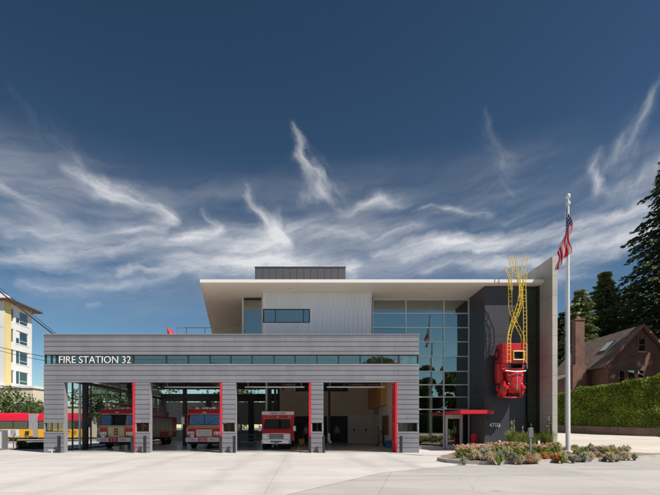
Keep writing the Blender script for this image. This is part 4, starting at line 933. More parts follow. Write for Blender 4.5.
# ================================================================ PEOPLE
def person(loc, label, top, legs_m, face=0., arms=0):
    T = thing('person', label, 'person', loc)
    # one continuous body grown from a skeleton
    J = {'pelvis': (0, 0, .93, .135), 'waist': (0, 0, 1.08, .125), 'chest': (0, 0, 1.30, .145), 'neck': (0, 0, 1.48, .058), 'head': (0, -.015, 1.60, .085), 'crown': (0, -.01, 1.69, .078)}
    for s, n in ((-1, 'l'), (1, 'r')):
        J['sh'+n] = (s*.17, 0, 1.42, .062); J['el'+n] = (s*.25, .03, 1.15, .045); J['wr'+n] = (s*.24, -.06 if not arms else -.2, .92 if not arms else 1.1, .03)
        J['hip'+n] = (s*.09, 0, .86, .095); J['kn'+n] = (s*.11, -.02, .49, .062); J['an'+n] = (s*.12, .02, .09, .045); J['toe'+n] = (s*.13, -.16, .04, .036)
    E = [('pelvis', 'waist'), ('waist', 'chest'), ('chest', 'neck'), ('neck', 'head'), ('head', 'crown')]
    for n in 'lr': E += [('chest', 'sh'+n), ('sh'+n, 'el'+n), ('el'+n, 'wr'+n), ('pelvis', 'hip'+n), ('hip'+n, 'kn'+n), ('kn'+n, 'an'+n), ('an'+n, 'toe'+n)]
    def skinned(name, joints, edges, m, sub=2, root=None):
        ks = list(joints); me = bpy.data.meshes.new(name); me.from_pydata([joints[k][:3] for k in ks], [(ks.index(a), ks.index(b)) for a, b in edges], [])
        o = bpy.data.objects.new(name, me); C.objects.link(o); md = o.modifiers.new('s', 'SKIN')
        for i, k in enumerate(ks):
            sv = me.skin_vertices[0].data[i]; sv.radius = (joints[k][3],)*2; sv.use_root = (k == (root or ks[0]))
        ms_ = o.modifiers.new('u', 'SUBSURF'); ms_.levels = ms_.render_levels = sub
        dg = bpy.context.evaluated_depsgraph_get(); m2 = bpy.data.meshes.new_from_object(o.evaluated_get(dg)); bpy.data.objects.remove(o)
        m2.materials.clear(); m2.materials.append(m); m2.polygons.foreach_set('use_smooth', [True]*len(m2.polygons))
        o = bpy.data.objects.new(name, m2); C.objects.link(o); o.parent = T; return o
    # fingers: short chains rooted in the palm
    for s, n in ((-1, 'l'), (1, 'r')):
        wx, wy, wz, _ = J['wr'+n]; J['pa'+n] = (wx, wy-.01, wz-.07, .032); E.append(('wr'+n, 'pa'+n))
    body = skinned('body', J, E, M['skin'], 2, 'pelvis')
    for s, n in ((-1, 'l'), (1, 'r')):
        px_, py_, pz_, _ = J['pa'+n]
        for k in range(4):
            yk = (k-1.5)*.02; ln = (.075, .085, .08, .062)[k]
            skinned('finger', {'a': (px_, py_+yk, pz_-.005, .009), 'b': (px_, py_+yk-.005, pz_-.03-ln*.4, .0085), 'c': (px_-s*.012, py_+yk-.01, pz_-.03-ln, .007)}, [('a', 'b'), ('b', 'c')], M['skin'], 1)
        skinned('thumb', {'a': (px_, py_-.02, pz_+.02, .011), 'b': (px_-s*.01, py_-.05, pz_-.015, .010), 'c': (px_-s*.012, py_-.06, pz_-.045, .008)}, [('a', 'b'), ('b', 'c')], M['skin'], 1)
    g = lambda k, a: (*J[k][:3], J[k][3]+a)
    skinned('shirt', {'pelvis': g('pelvis', .012), 'waist': g('waist', .014), 'chest': g('chest', .016), 'nk': (0, 0, 1.44, .075), 'shl': g('shl', .016), 'shr': g('shr', .016), 'ell': (-.22, .02, 1.24, .06), 'elr': (.22, .02, 1.24, .06)},
            [('pelvis', 'waist'), ('waist', 'chest'), ('chest', 'nk'), ('chest', 'shl'), ('chest', 'shr'), ('shl', 'ell'), ('shr', 'elr')], top, 2)
    tr_ = {'pelvis': (0, 0, .94, .148)}
    for n in 'lr': tr_.update({'hip'+n: g('hip'+n, .014), 'kn'+n: g('kn'+n, .018), 'an'+n: (*J['an'+n][:2], .11, .066)})
    skinned('trousers', tr_, [('pelvis', 'hipl'), ('pelvis', 'hipr'), ('hipl', 'knl'), ('hipr', 'knr'), ('knl', 'anl'), ('knr', 'anr')], legs_m, 2)
    for n in 'lr': skinned('shoe', {'an': (*J['an'+n][:2], .07, .055), 'toe': (J['toe'+n][0], -.15, .045, .045)}, [('an', 'toe')], M['blackp'], 1)
    b = MB(); bmm = bmesh.new(); bmesh.ops.create_icosphere(bmm, subdivisions=3, radius=1)
    for v in bmm.verts: v.co = Vector((v.co.x*.098, v.co.y*.112+.018, v.co.z*.10+.02))+Vector((0, 0, 1.66))
    bmesh.ops.delete(bmm, geom=[v for v in bmm.verts if v.co.z < 1.66-.2*(v.co.y+.03)/.1 and v.co.y < .06], context='VERTS')
    b.addbm(bmm); b.v = [tuple(Vector(v)+Vector(T.location)) for v in b.v]; b.build('hair', M['hair'], T, smooth='all')
    for s in (-1, 1):
        b = MB(); bmm = bmesh.new(); bmesh.ops.create_icosphere(bmm, subdivisions=2, radius=.011)
        for v in bmm.verts: v.co += Vector((s*.032, -.094, 1.635))+Vector(T.location)
        b.addbm(bmm); b.build('eye', M['navy'], T, smooth='all')
        b = MB(); bmm = bmesh.new(); bmesh.ops.create_icosphere(bmm, subdivisions=2, radius=1)
        for v in bmm.verts: v.co = Vector((v.co.x*.012+s*.09, v.co.y*.02, v.co.z*.03+1.62))+Vector(T.location)
        b.addbm(bmm); b.build('ear', M['skin'], T, smooth='all')
    b = MB(); L_ = Vector(T.location); b.loft([[L_+Vector((x*.016, -.088, 1.635)) for x in (-1, 1)]+[L_+Vector((0, -.09, 1.64))], [L_+Vector((-.018, -.092, 1.585)), L_+Vector((.018, -.092, 1.585)), L_+Vector((0, -.118, 1.592))]]); b.build('nose', M['skin'], T, smooth='all')
    bx('mouth', M['redlens'], T, L_.x-.026, L_.x+.026, L_.y-.097, L_.y-.086, L_.z+1.553, L_.z+1.561)
    T.rotation_euler.z = face
person((X(337, 43.1), 43.15, .01), 'person in light blue shirt standing in the dark inner doorway', M['shirt'], M['navy'], .4)
person((X(306.3, 40), 40, .01), 'person in pale grey shirt standing behind the ambulance beside the red door', M['pinkshirt'], M['navy'], -.5, 1)

# ================================================================ GARAGE EQUIPMENT
t = thing('exhaust_hose', 'dark hanging exhaust hose beside the inner doorway', 'exhaust hose', (X(329, 36), 36, 0))
b = MB(); b.tube([(X(329.2, 36), 36, 5.1), (X(329.2, 36), 36, 3), (X(329.4, 36), 36, 1.0)], .09, 10); b.build('hose', M['blackp'], t)
b = MB(); b.tube([(X(329.4, 36), 36, 1.1), (X(328.5, 36), 35.95, .75), (X(329, 36), 35.9, .5), (X(331, 36), 35.85, .3)], .08, 10, .1); b.build('nozzle', M['whitep'], t, smooth=True)
t = thing('hand_cart', 'dark hand cart of equipment by the right garage wall', 'cart', (X(381, 37), 37, 0))
b = MB()
for s in (-.22, .22): b.tube([(X(381, 37)+s, 37, .1), (X(381, 37)+s, 37.1, 1.5), (X(381, 37)+s, 37.25, 1.6)], .03, 6)
for z in (.4, .8, 1.2): b.tube([(X(381, 37)-.22, 37+.06*z, z), (X(381, 37)+.22, 37+.06*z, z)], .02, 6)
b.build('frame', M['dkmetal'], t)
b = MB(); b.lathe([(.14, 0), (.2, .1), (.2, .7), (.1, .85), (.06, 1.0)], (X(381, 37), 36.9, .2), n=14); b.build('cylinder', M['steel'], t, smooth=True)
for s in (-1, 1):
    b = MB(); b.lathe([(.1, -.03), (.14, -.03), (.14, .03), (.1, .03)], (X(381, 37)+s*.27, 37, .14), 'x', 14); b.build('wheel', M['blackp'], t)
t = thing('tool_bin', 'blue plastic bin on the garage floor by the right wall', 'bin', (X(388.5, 34), 34, 0))
b = MB(); b.loft([[(X(388.5, 34)+x*.26*q, 34+y*.2*q, z) for x, y in ((-1, -1), (1, -1), (1, 1), (-1, 1))] for z, q in ((.02, .85), (.5, 1))]); b.build('tub', M['blue'], t)
bx('lid', M['blue'], t, X(388.5, 34)-.29, X(388.5, 34)+.29, 33.77, 34.23, .503, .55, bev=.015); bx('handle', M['blackp'], t, X(388.5, 34)-.1, X(388.5, 34)+.1, 33.74, 33.765, .4, .44)
t = thing('floor_cleaner', 'yellow mop bucket on the garage floor beyond the ambulance', 'mop bucket', (X(301.5, 39), 39, 0))
b = MB(); b.loft([[(X(301.5, 39)+x*.25*q, 39+y*.2*q, z) for x, y in ((-1, -1), (1, -1), (1, 1), (-1, 1))] for z, q in ((.08, .8), (.55, 1))]); b.build('bucket', M['yellow'], t)
b = MB(); b.tube([(X(301.5, 39)+.1, 39, .3), (X(301.5, 39)+.3, 39.1, 1.5)], .018, 6); b.build('handle', M['wood'], t)
wb_ = thing('workbench', 'low dark blue rack near the rear doors in third bay', 'rack', (X(247, 36), 36, 0))
for s in (-1, 1):
    for q in (-.4, .4): bx('leg', M['steel'], wb_, X(247, 36)+s*.65-.03, X(247, 36)+s*.65+.03, 36+q-.03, 36+q+.03, .01, .93)
for z in (.25, .6, .93): bx('shelf', M['blue'], wb_, X(247, 36)-.7, X(247, 36)+.7, 35.55, 36.45, z+.002, z+.05)
bx('yellow_line', M['yellow'], FS, -.38, -.30, Y0+.5, 38, .007, .0105)

# pillars' guard bollards
def bollard(x, y, w, h, label, m=M['dkmetal']):
    t = thing('bollard', label, 'bollard', (x, y, 0), 'dark steel guard bollards by the garage doors')
    b = MB(); b.box(x-w/2, x+w/2, y-w/2, y+w/2, .0, h, bev=.02); b.build('post', m, t)
    b = MB(); b.box(x-w/2-.04, x+w/2+.04, y-w/2-.04, y+w/2+.04, .0, .03); b.build('base_plate', M['steel'], t)
    return t
for px, lab in ((59, 'dark bollard in front of the outermost left garage pier'), (132.2, 'dark bollard at the red door of the first bay'), (144.8, 'dark bollard in front of the pier between first and second bays'),
                (220.6, 'dark bollard at the red door of the second bay'), (234.2, 'dark bollard in front of the pier between second and third bays'),
                (309.6, 'dark bollard at the red door of the third bay'), (323.6, 'dark bollard in front of the pier between third and fourth bays'), (401, 'dark bollard at the red door of the fourth bay')):
    bollard(X(px, 27.6), 27.6, .15, 1.02, lab)
t = thing('hose_valve', 'small pale wall hydrant at the foot of the left garage pier', 'hydrant', (X(52, 27.85), 27.85, 0))
b = MB(); b.tube([(X(52, 27.85), 27.85, 0), (X(52, 27.85), 27.85, .2)], .05, 10); b.tube([(X(52, 27.85)-.14, 27.85, .14), (X(52, 27.85)+.14, 27.85, .14)], .045, 10); b.build('pipe', M['alu'], t)
for s in (-1, 1):
    b = MB(); b.tube([(X(52, 27.85)+s*.14, 27.85, .14), (X(52, 27.85)+s*.19, 27.85, .14)], .06, 10); b.build('cap', M['chrome'], t)

# ================================================================ SCULPTURE
D = 28.75
SC = thing('truck_sculpture', 'red nose-down vintage truck sculpture hung on the charcoal tower', 'sculpture', (X(511, D), YT-.02, 3.5))
def rring(cx_, z, hw, y_back, y_front, n=20, p=3.2):
    out = []
    for k in range(n):
        t = 2*math.pi*k/n; c_, s_ = math.cos(t), math.sin(t)
        out.append((cx_+hw*math.copysign(abs(c_)**(2/p), c_), (y_back+y_front)/2+(y_back-y_front)/2*math.copysign(abs(s_)**(2/p), s_), z))
    return out
cxm = X(511, D)
# bonnet and nose, pointing down, its top turned to the viewer
b = MB(); b.loft([rring(X(514.5, D), z, hw, 29.45, yf_) for z, hw, yf_ in ((3.58, .36, 28.72), (3.66, .44, 28.60), (3.85, .47, 28.46), (4.3, .50, 28.42), (4.75, .54, 28.42), (4.95, .56, 28.46))]); b.build('bonnet', M['redart'], SC, smooth=True)
# scuttle / cab with its windscreen opening
b = MB(); b.loft([rring(X(512, D), z, hw, 29.5, yf_) for z, hw, yf_ in ((4.96, .60, 28.5), (5.05, .62, 28.38), (5.12, .60, 28.34))]); b.build('scuttle', M['redart'], SC, smooth=True)
b = MB(); b.box(X(508, D), X(521, D), 28.48, 29.4, 5.13, 5.47, bev=.05); b.build('windscreen', M['wind'], SC)
b = MB(); b.box(X(509, D), X(520, D), 28.60, 29.4, 5.14, 5.45); b.build('cab_interior', M['blackp'], SC)
b = MB(); b.tube([(X(502.5, D), 28.34, 5.0), (X(512, D), 28.30, 4.93), (X(522.5, D), 28.34, 4.98)], .035, 8); b.build('windscreen_rail', M['chrome'], SC)
b = MB(); b.box(X(500, D), X(509, D), 28.55, 29.5, 5.10, 5.62, bev=.06); b.build('cab_side', M['redart'], SC)
b = MB(); b.box(X(519.5, D), X(523, D), 28.55, 29.5, 5.10, 5.62, bev=.04); b.build('cab_side', M['redart'], SC)
# open box of the rear with its yellow-framed hatch
b = MB(); b.box(X(500, D), X(510.5, D), 28.40, 29.5, 5.48, 6.72, bev=.05); b.box(X(521.5, D), X(523.6, D), 28.40, 29.5, 5.48, 6.72, bev=.03)
b.box(X(510.6, D), X(521.4, D), 28.42, 29.5, 6.22, 6.70, bev=.03); b.box(X(510.6, D), X(521.4, D), 28.42, 29.5, 5.48, 5.66, bev=.02); b.build('cargo_box', M['redart'], SC)
b = MB(); b.box(X(510.8, D), X(521.2, D), 28.60, 29.4, 5.67, 6.21); b.build('hatch', M['blackp'], SC)
b = MB()
for z in (5.68, 6.20): b.tube([(X(510.5, D), 28.38, z), (X(521.6, D), 28.38, z)], .04, 6)
for px in (510.8, 521.4): b.tube([(X(px, D), 28.38, 5.68), (X(px, D), 28.38, 6.20)], .035, 6)
b.build('hatch_frame', M['yellow'], SC)
# wings, running board, lamps
for (px, hw, zc, hz_) in ((503.4, .22, 3.95, .50), (520.6, .25, 3.92, .46)):
    b = MB(); b.loft([rring(X(px, D)+sgn, z, hw*q, 29.5, 28.62-.12*q, p=2.4) for z, q, sgn in ((zc-hz_, .35, 0), (zc-hz_*.8, .78, 0), (zc-hz_*.3, 1, 0), (zc+hz_*.3, .92, 0), (zc+hz_*.8, .6, 0), (zc+hz_, .3, 0))]); b.build('wing', M['redart'], SC, smooth=True)
b = MB(); b.loft([rring(X(px, D), z, .22, 29.5, 28.85, p=3) for z, px in ((4.3, 503.0), (4.7, 502.3), (5.1, 502.0), (5.5, 502.2))]); b.build('running_board', M['redart'], SC, smooth=True)
for px in (504.8, 521.4):
    b = MB(); b.lathe([(.05, .1), (.12, .05), (.14, -.04), (.10, -.10), (.02, -.12)], (X(px, D), 28.5, 3.98), 'y', 16); b.build('headlight', M['redart'], SC, smooth=True)
b = MB(); b.box(X(507.5, D), X(520, D), 28.66, 29.3, 3.48, 3.575); b.build('grille', M['blackp'], SC)
b = MB(); b.tube([(X(501, D), 28.75, 3.42), (X(511, D), 28.62, 3.36), (X(521.5, D), 28.75, 3.42)], .045, 8); b.build('bumper', M['redart'], SC)
for (px, z) in ((501.6, 4.02), (501.2, 6.12)):
    b = MB(); b.lathe([(.2, -.1), (.36, -.1), (.40, -.05), (.40, .05), (.36, .1), (.2, .1)], (X(px, D), 29.18, z), 'x', 22); w_ = b.build('wheel', M['blackp'], SC, smooth=True)
    b = MB(); b.lathe([(.2, -.06), (.19, -.11), (.02, -.12)], (X(px, D), 29.18, z), 'x', 16); b.build('rim', M['redart'], w_, smooth=True)
for z in (5.75, 6.12, 6.5):
    bx('seam', M['redlens'], SC, X(500.6, D), X(510, D), 28.385, 28.399, z, z+.025)
for (px, z) in ((506.5, 4.72), (506.5, 4.2), (519.5, 4.72), (519.3, 4.2)):
    bx('louvre', M['chrome'], SC, X(px, D)-.05, X(px, D)+.05, 28.40, 28.43, z, z+.03)
b = MB(); b.tube([(X(514.5, D), 28.41, 4.9), (X(514.5, D), 28.40, 4.3), (X(514.5, D), 28.45, 3.85)], .018, 6); b.build('bonnet_trim', M['chrome'], SC)
for z in (3.9, 5.3, 6.4):
    b = MB(); b.box(cxm-.3, cxm+.3, 29.45, YT-.004, z, z+.12); b.build('wall_bracket', M['dkmetal'], SC)
# the yellow ladders that climb off it
def ladder(pts, w, y0, label, ang=0.):
    w *= .78
    LD = thing('ladder', label, 'ladder', (X(pts[0][0], D), y0, Zy(pts[0][1], D)), 'yellow ladders twisting up from the red truck sculpture')
    ctr = [Vector((X(px, D), y0+dy, Zy(py, D))) for px, py, dy in pts]
    # resample with Catmull-Rom
    fine = []
    n = len(ctr)
    for i in range(n-1):
        p0_, p1_, p2_, p3_ = ctr[max(i-1, 0)], ctr[i], ctr[i+1], ctr[min(i+2, n-1)]
        for k in range(6):
            t = k/6; fine.append(.5*((2*p1_)+(p2_-p0_)*t+(2*p0_-5*p1_+4*p2_-p3_)*t*t+(-p0_+3*p1_-3*p2_+p3_)*t**3))
    fine.append(ctr[-1]); a, c = [], []
    for i, p in enumerate(fine):
        d = (fine[min(i+1, len(fine)-1)]-fine[max(i-1, 0)]).normalized(); s = Vector((d.z, 0, -d.x)).normalized()
        s = (s*math.cos(ang)+Vector((0, 1, 0))*math.sin(ang)); a.append(p-s*w/2); c.append(p+s*w/2)
    for r in (a, c): b = MB(); b.tube(r, .022, 6); b.build('rail', M['yellow'], LD, smooth=True)
    b = MB(); L = 0; acc_ = .1
    for i in range(1, len(fine)):
        L += (fine[i]-fine[i-1]).length
        while L > acc_: b.tube([a[i], c[i]], .010, 5); acc_ += .27
    b.build('rungs', M['yellow'], LD)
ladder([(505.5, 364, 0), (505.6, 345, 0), (506.2, 336, 0), (509, 325, .02), (513.5, 313, .05), (517, 300, .08), (518.5, 285, .05), (519, 276, 0), (521.5, 265, 0), (523.3, 258.5, 0)], .26, 28.28, 'yellow ladder snaking from the left of the truck towards the sky on the right')
ladder([(521.8, 364, 0), (522, 345, 0), (522, 320, 0), (521.5, 300, .02), (521.5, 284, .02), (523, 274, 0)], .24, 28.36, 'straight yellow ladder standing at the right side of the red truck')
ladder([(509, 270, 0), (508.6, 284, .05), (508.8, 300, .05), (509.2, 310, .05), (512.5, 320, .06), (517.5, 330, .06), (521, 338, .05), (521.5, 350, .05)], .26, 28.50, 'yellow ladder crossing behind the others from upper left to lower right')
ladder([(507.5, 356, 0), (508, 340, 0), (511, 328, .03), (516.5, 316, .05), (520.3, 304, .06), (520, 290, .04), (516.5, 278, 0), (511, 266, 0), (509.8, 257, 0)], .24, 28.62, 'yellow ladder bending right and then back left above the roof edge', .3)
ladder([(516.2, 300, 0), (515.5, 285, 0), (513.5, 275, 0), (512.5, 268, 0), (511.7, 260, 0)], .16, 28.20, 'short yellow ladder end standing above the white roof edge', .2)
ladder([(508.5, 292, 0), (507.5, 283, 0), (505, 276, 0), (502.5, 269, 0)], .14, 28.35, 'short yellow ladder end leaning left above the white roof edge')

# ================================================================ FLAGPOLE AND FLAG
FP = P(568, 452, 21.1); FZ = Zy(193, 21.1)
t = thing('flagpole', 'tall white tapered flagpole standing in the planting bed', 'flagpole', tuple(FP))
b = MB(); b.tube([FP-Vector((0, 0, .3)), (FP.x, FP.y, FZ-.5)], .105, 16, .055); b.build('pole', M['pole'], t, smooth=True)
b = MB(); b.lathe([(.06, 0), (.10, .02), (.10, .14), (.05, .16), (.04, .28), (.09, .32), (.11, .40), (.09, .48), (.02, .52)], (FP.x, FP.y, FZ-.55), n=16); b.build('finial', M['pole'], t, smooth=True)
b = MB(); b.tube([(FP.x-.12, FP.y, FZ-.45), (FP.x-.13, FP.y, 1.6)], .008, 4); b.build('halyard', M['pole'], t)
b = MB(); b.lathe([(.2, 0), (.2, .04), (.12, .1)], (FP.x, FP.y, FP.z-.02), n=16); b.build('collar', M['pole'], t)
def flag():
    ztop = Zy(205.5, 21.1); nx, ny = 60, 34; hoist, fly = 1.55, 2.35
    b = MB(); uv = []
    for j in range(ny+1):
        for i in range(nx+1):
            s, q = i/nx, j/ny
            e = s**.7
            k = ss(s, 0, .45)
            xx = -.08*(1-k)+k*(.05-.63*q)*(.75+.25*s)+.06*e*math.sin(11*q+5*s+.6)
            zz = ztop-q*hoist*(1-.35*s)-s*fly*(.93-.09*q)-.06*math.sin(8*q+2)*s
            yy = FP.y-.20*k*(1-q)+.13*e*math.sin(15*q-5*s)+.08*e*math.sin(11*s+q*4)
            b.v.append((FP.x+xx, yy, zz)); uv.append((s, 1-q))
    for j in range(ny):
        for i in range(nx):
            k = j*(nx+1)+i; b.f.append((k, k+1, k+nx+2, k+nx+1)); b.t.append(1.)
    m = bpy.data.materials.new('flag_cloth'); m.use_nodes = True; nt = m.node_tree; pb = nt.nodes['Principled BSDF']; pb.inputs['Roughness'].default_value = .75
    uvn = nt.nodes.new('ShaderNodeUVMap'); sp = nt.nodes.new('ShaderNodeSeparateXYZ'); nt.links.new(uvn.outputs[0], sp.inputs[0])
    def mt(op, a, c=None):
        n = nt.nodes.new('ShaderNodeMath'); n.operation = op
        for k, v in enumerate((a, c)):
            if v is None: continue
            if isinstance(v, (int, float)): n.inputs[k].default_value = v
            else: nt.links.new(v, n.inputs[k])
        return n.outputs[0]
    st = mt('LESS_THAN', mt('FRACT', mt('MULTIPLY', sp.outputs[1], 6.5)), .5)
    cant = mt('MULTIPLY', mt('LESS_THAN', sp.outputs[0], .4), mt('GREATER_THAN', sp.outputs[1], 6/13))
    fx = mt('SUBTRACT', mt('FRACT', mt('MULTIPLY', sp.outputs[0], 15)), .5); fy = mt('SUBTRACT', mt('FRACT', mt('MULTIPLY', sp.outputs[1], 16.7)), .5)
    star = mt('LESS_THAN', mt('ADD', mt('MULTIPLY', fx, fx), mt('MULTIPLY', fy, fy)), .07)
    m1 = nt.nodes.new('ShaderNodeMix'); m1.data_type = 'RGBA'; nt.links.new(st, m1.inputs['Factor']); m1.inputs['A'].default_value = (.85, .84, .84, 1); m1.inputs['B'].default_value = (.66, .02, .06, 1)
    m2 = nt.nodes.new('ShaderNodeMix'); m2.data_type = 'RGBA'; nt.links.new(star, m2.inputs['Factor']); m2.inputs['A'].default_value = (.03, .045, .17, 1); m2.inputs['B'].default_value = (.6, .6, .65, 1)
    m3 = nt.nodes.new('ShaderNodeMix'); m3.data_type = 'RGBA'; nt.links.new(cant, m3.inputs['Factor']); nt.links.new(m1.outputs['Result'], m3.inputs['A']); nt.links.new(m2.outputs['Result'], m3.inputs['B'])
    nt.links.new(m3.outputs['Result'], pb.inputs['Base Color'])
    tl = nt.nodes.new('ShaderNodeBsdfTranslucent'); nt.links.new(m3.outputs['Result'], tl.inputs[0]); ms_ = nt.nodes.new('ShaderNodeMixShader'); ms_.inputs[0].default_value = .3
    nt.links.new(pb.outputs[0], ms_.inputs[1]); nt.links.new(tl.outputs[0], ms_.inputs[2]); nt.links.new(ms_.outputs[0], nt.nodes['Material Output'].inputs[0])
    o = b.build('flag', m, smooth='all', fix=False)
    ul = o.data.uv_layers.new(name='UVMap')
    for lp in o.data.loops: ul.data[lp.index].uv = uv[lp.vertex_index]
    tag(o, 'limp red, white and blue stars and stripes flag hanging from the white flagpole', 'flag')
flag()

# ================================================================ VEGETATION
def leaves(b, c, r, n, size, rng, squash=(1, 1, 1), shell=.35, tone=None, normal_up=.0):
    for _ in range(n):
        while True:
            v = Vector((rng.uniform(-1, 1), rng.uniform(-1, 1), rng.uniform(-1, 1)))
            if v.length <= 1 and v.length > shell: break
        p = Vector(c)+Vector((v.x*r*squash[0], v.y*r*squash[1], v.z*r*squash[2]))
        d = Vector((rng.gauss(0, 1), rng.gauss(0, 1), rng.gauss(0, 1)+normal_up)).normalized(); a = d.orthogonal().normalized(); e = d.cross(a)
        th = rng.uniform(0, 6.28); a, e = a*math.cos(th)+e*math.sin(th), e*math.cos(th)-a*math.sin(th); s = size*rng.uniform(.6, 1.3)
        t_ = tone if tone is not None else rng.random()
        t_ = max(0, min(1, t_+rng.uniform(-.25, .25)))
        b.quad(p-a*s*.5, p-e*s*.28, p+a*s*.5, p+e*s*.28, tone=t_)
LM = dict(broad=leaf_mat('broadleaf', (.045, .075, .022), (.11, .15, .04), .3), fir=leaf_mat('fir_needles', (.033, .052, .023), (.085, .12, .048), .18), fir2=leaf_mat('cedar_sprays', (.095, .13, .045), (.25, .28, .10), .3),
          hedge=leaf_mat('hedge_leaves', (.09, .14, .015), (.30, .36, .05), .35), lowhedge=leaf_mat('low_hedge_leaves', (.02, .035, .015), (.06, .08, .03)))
def tree(x, y, h, r, label, lm='broad', seed=1, n=3200, leaf=.34, group=None, trunk_h=.35, asym=0):
    z = H(x, y); rng = random.Random(seed); T = thing('tree', label, 'tree', (x, y, z), group)
    b = MB(); b.tube([(x, y, z-.3), (x+.1, y, z+h*.25), (x, y+.1, z+h*.55)], .03*h+.04, 9, .02*h)
    cl = []
    for k in range(13):
        t = rng.uniform(0, 6.28); q = rng.uniform(.2, .75)*r; zc = z+h*(trunk_h+.12)+rng.uniform(0, 1)*h*(1-trunk_h-.25)
        f = 1-.45*abs((zc-z)/h-.62)/.4
        c_ = Vector((x+q*f*math.cos(t), y+q*f*math.sin(t), zc)); cl.append((c_, r*rng.uniform(.28, .46)))
        b.tube([(x, y, z+h*.3+.2*(zc-z-h*.3)), tuple((Vector((x, y, z+h*.4))+c_)/2+Vector((0, 0, .1*h*rng.random()))), tuple(c_)], .011*h, 5, .015)
    b.build('trunk', M['bark'], T, smooth=True)
    b = MB()
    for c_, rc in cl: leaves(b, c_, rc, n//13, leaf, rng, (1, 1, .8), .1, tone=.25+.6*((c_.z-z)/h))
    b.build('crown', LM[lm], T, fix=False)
    return T
def conifer(x, y, h, r, label, lm='fir', seed=1, whorls=26, per=9, cards=16, droop=.25, base=.06, group=None, cs=.55, power=.8):
    z = H(x, y); rng = random.Random(seed); T = thing('conifer', label, 'conifer', (x, y, z), group)
    b = MB(); b.tube([(x, y, z-.3), (x, y, z+h*.5), (x, y, z+h*.97)], .016*h+.08, 9, .03); tr = b
    cr = MB()
    for w in range(whorls):
        f = (w+rng.uniform(-.3, .3))/whorls; f = max(0, f); zc = z+h*(base+(1-base)*f); L = r*(1-f)**power*rng.uniform(.75, 1.15)+.15
        for k in range(per):
            t = 2*math.pi*(k+rng.random()*.8)/per+w*1.3; l = L*rng.uniform(.6, 1.15); dx, dy = math.cos(t), math.sin(t)
            pts = []
            for q in range(5):
                s = q/4; pts.append(Vector((x+dx*l*s, y+dy*l*s, zc+.10*l*s-droop*l*s*s*1.6+(.18*l*max(0, s-.7)))))
            if w % 2 == 0 and l > 1: tr.tube(pts, .022*l/2+.01, 4, .008, cap=False)
            nc = max(4, int(cards*l/r*2.0+4))
            for c_ in range(nc):
                s = (c_+rng.random())/nc; s = s**.8; i = min(3, int(s*4)); p = pts[i].lerp(pts[i+1], s*4-i)
                side = Vector((-dy, dx, 0)); sp_ = .30*l*(1-s)+.22
                p = p+side*rng.uniform(-1, 1)*sp_+Vector((0, 0, rng.uniform(-.3, .12)))
                d = Vector((dx, dy, -.35+rng.uniform(-.4, .2)))+side*rng.uniform(-.9, .9); d.normalize(); nrm = Vector((rng.gauss(0, .9), rng.gauss(-.35, .9), .75)).normalized(); e = d.cross(nrm).normalized(); s2 = cs*rng.uniform(.6, 1.35)
                cr.quad(p-d*s2*.5, p-e*s2*.22, p+d*s2*.6, p+e*s2*.22, tone=rng.random())
                cr.quad(p-d*s2*.3+e*.05, p+Vector((0, 0, -s2*.22)), p+d*s2*.5, p+Vector((0, 0, s2*.14)), tone=rng.random())
    tr.build('trunk', M['bark'], T, smooth=True); cr.build('crown', LM[lm], T, fix=False)
    return T
# big fir at the right edge and the dark trees behind the brick house
conifer(X(680, 64), 64, 40.6, 12.0, 'huge dark fir with drooping boughs towering over the brick house', 'fir', 5, 54, 13, 46, .22, .05, cs=.62, power=.72)
conifer(X(605, 72), 72, 24.0, 6.2, 'bushy green conifer rising behind the house roof ridge', 'fir2', 8, 44, 13, 26, .15, .04, cs=.6, power=.62)
conifer(X(580.5, 66), 66, 19.4, 4.6, 'rounded conifer rising behind the brick chimney', 'fir2', 9, 36, 12, 22, .12, .04, cs=.58, power=.55)
conifer(X(564, 70), 70, 17.2, 4.8, 'smaller dark conifer between the flagpole and the concrete fin', 'fir', 10, 30, 11, 20, .15, .04, cs=.6, power=.7)
conifer(X(632, 75), 75, 22.5, 6.5, 'dark conifer filling the gap between the great fir and the bushy conifer', 'fir2', 11, 34, 11, 24, .2, .04, cs=.66, power=.6)
conifer(X(594, 84), 84, 20.0, 7.0, 'dark conifer deep in the shade behind the house roof', 'fir', 12, 24, 9, 16, .2, .04, cs=1.0, power=.6)
# unseen trees added right of the frame to shade the brick house and hedge
conifer(41.5, 38.5, 27, 6.6, 'tall unseen fir added beyond the hedge end to cast shade', 'fir', 13, 26, 9, 14, .2, .05, cs=1.0)
tree(37.5, 31.5, 12.5, 5.0, 'broad unseen tree added by the driveway to cast shade', 'broad', 14, 3200, .5)
tree(46, 44.5, 25, 7.2, 'broad tall unseen tree added to shade the brick house', 'broad', 17, 7000, .75, trunk_h=.15)
# left side trees
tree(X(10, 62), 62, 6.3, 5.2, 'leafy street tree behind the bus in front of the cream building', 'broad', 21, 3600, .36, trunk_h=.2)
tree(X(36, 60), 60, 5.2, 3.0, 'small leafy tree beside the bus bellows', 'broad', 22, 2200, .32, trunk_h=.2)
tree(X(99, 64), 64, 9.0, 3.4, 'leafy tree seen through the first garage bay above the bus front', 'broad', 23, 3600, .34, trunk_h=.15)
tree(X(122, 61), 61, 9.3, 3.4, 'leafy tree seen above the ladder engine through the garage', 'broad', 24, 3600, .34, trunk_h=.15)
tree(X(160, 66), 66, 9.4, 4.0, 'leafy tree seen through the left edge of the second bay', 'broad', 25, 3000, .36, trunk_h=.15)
tree(X(240, 64), 64, 8.0, 4.0, 'leafy tree behind the rear garage doors', 'broad', 26, 2000, .4, trunk_h=.2)
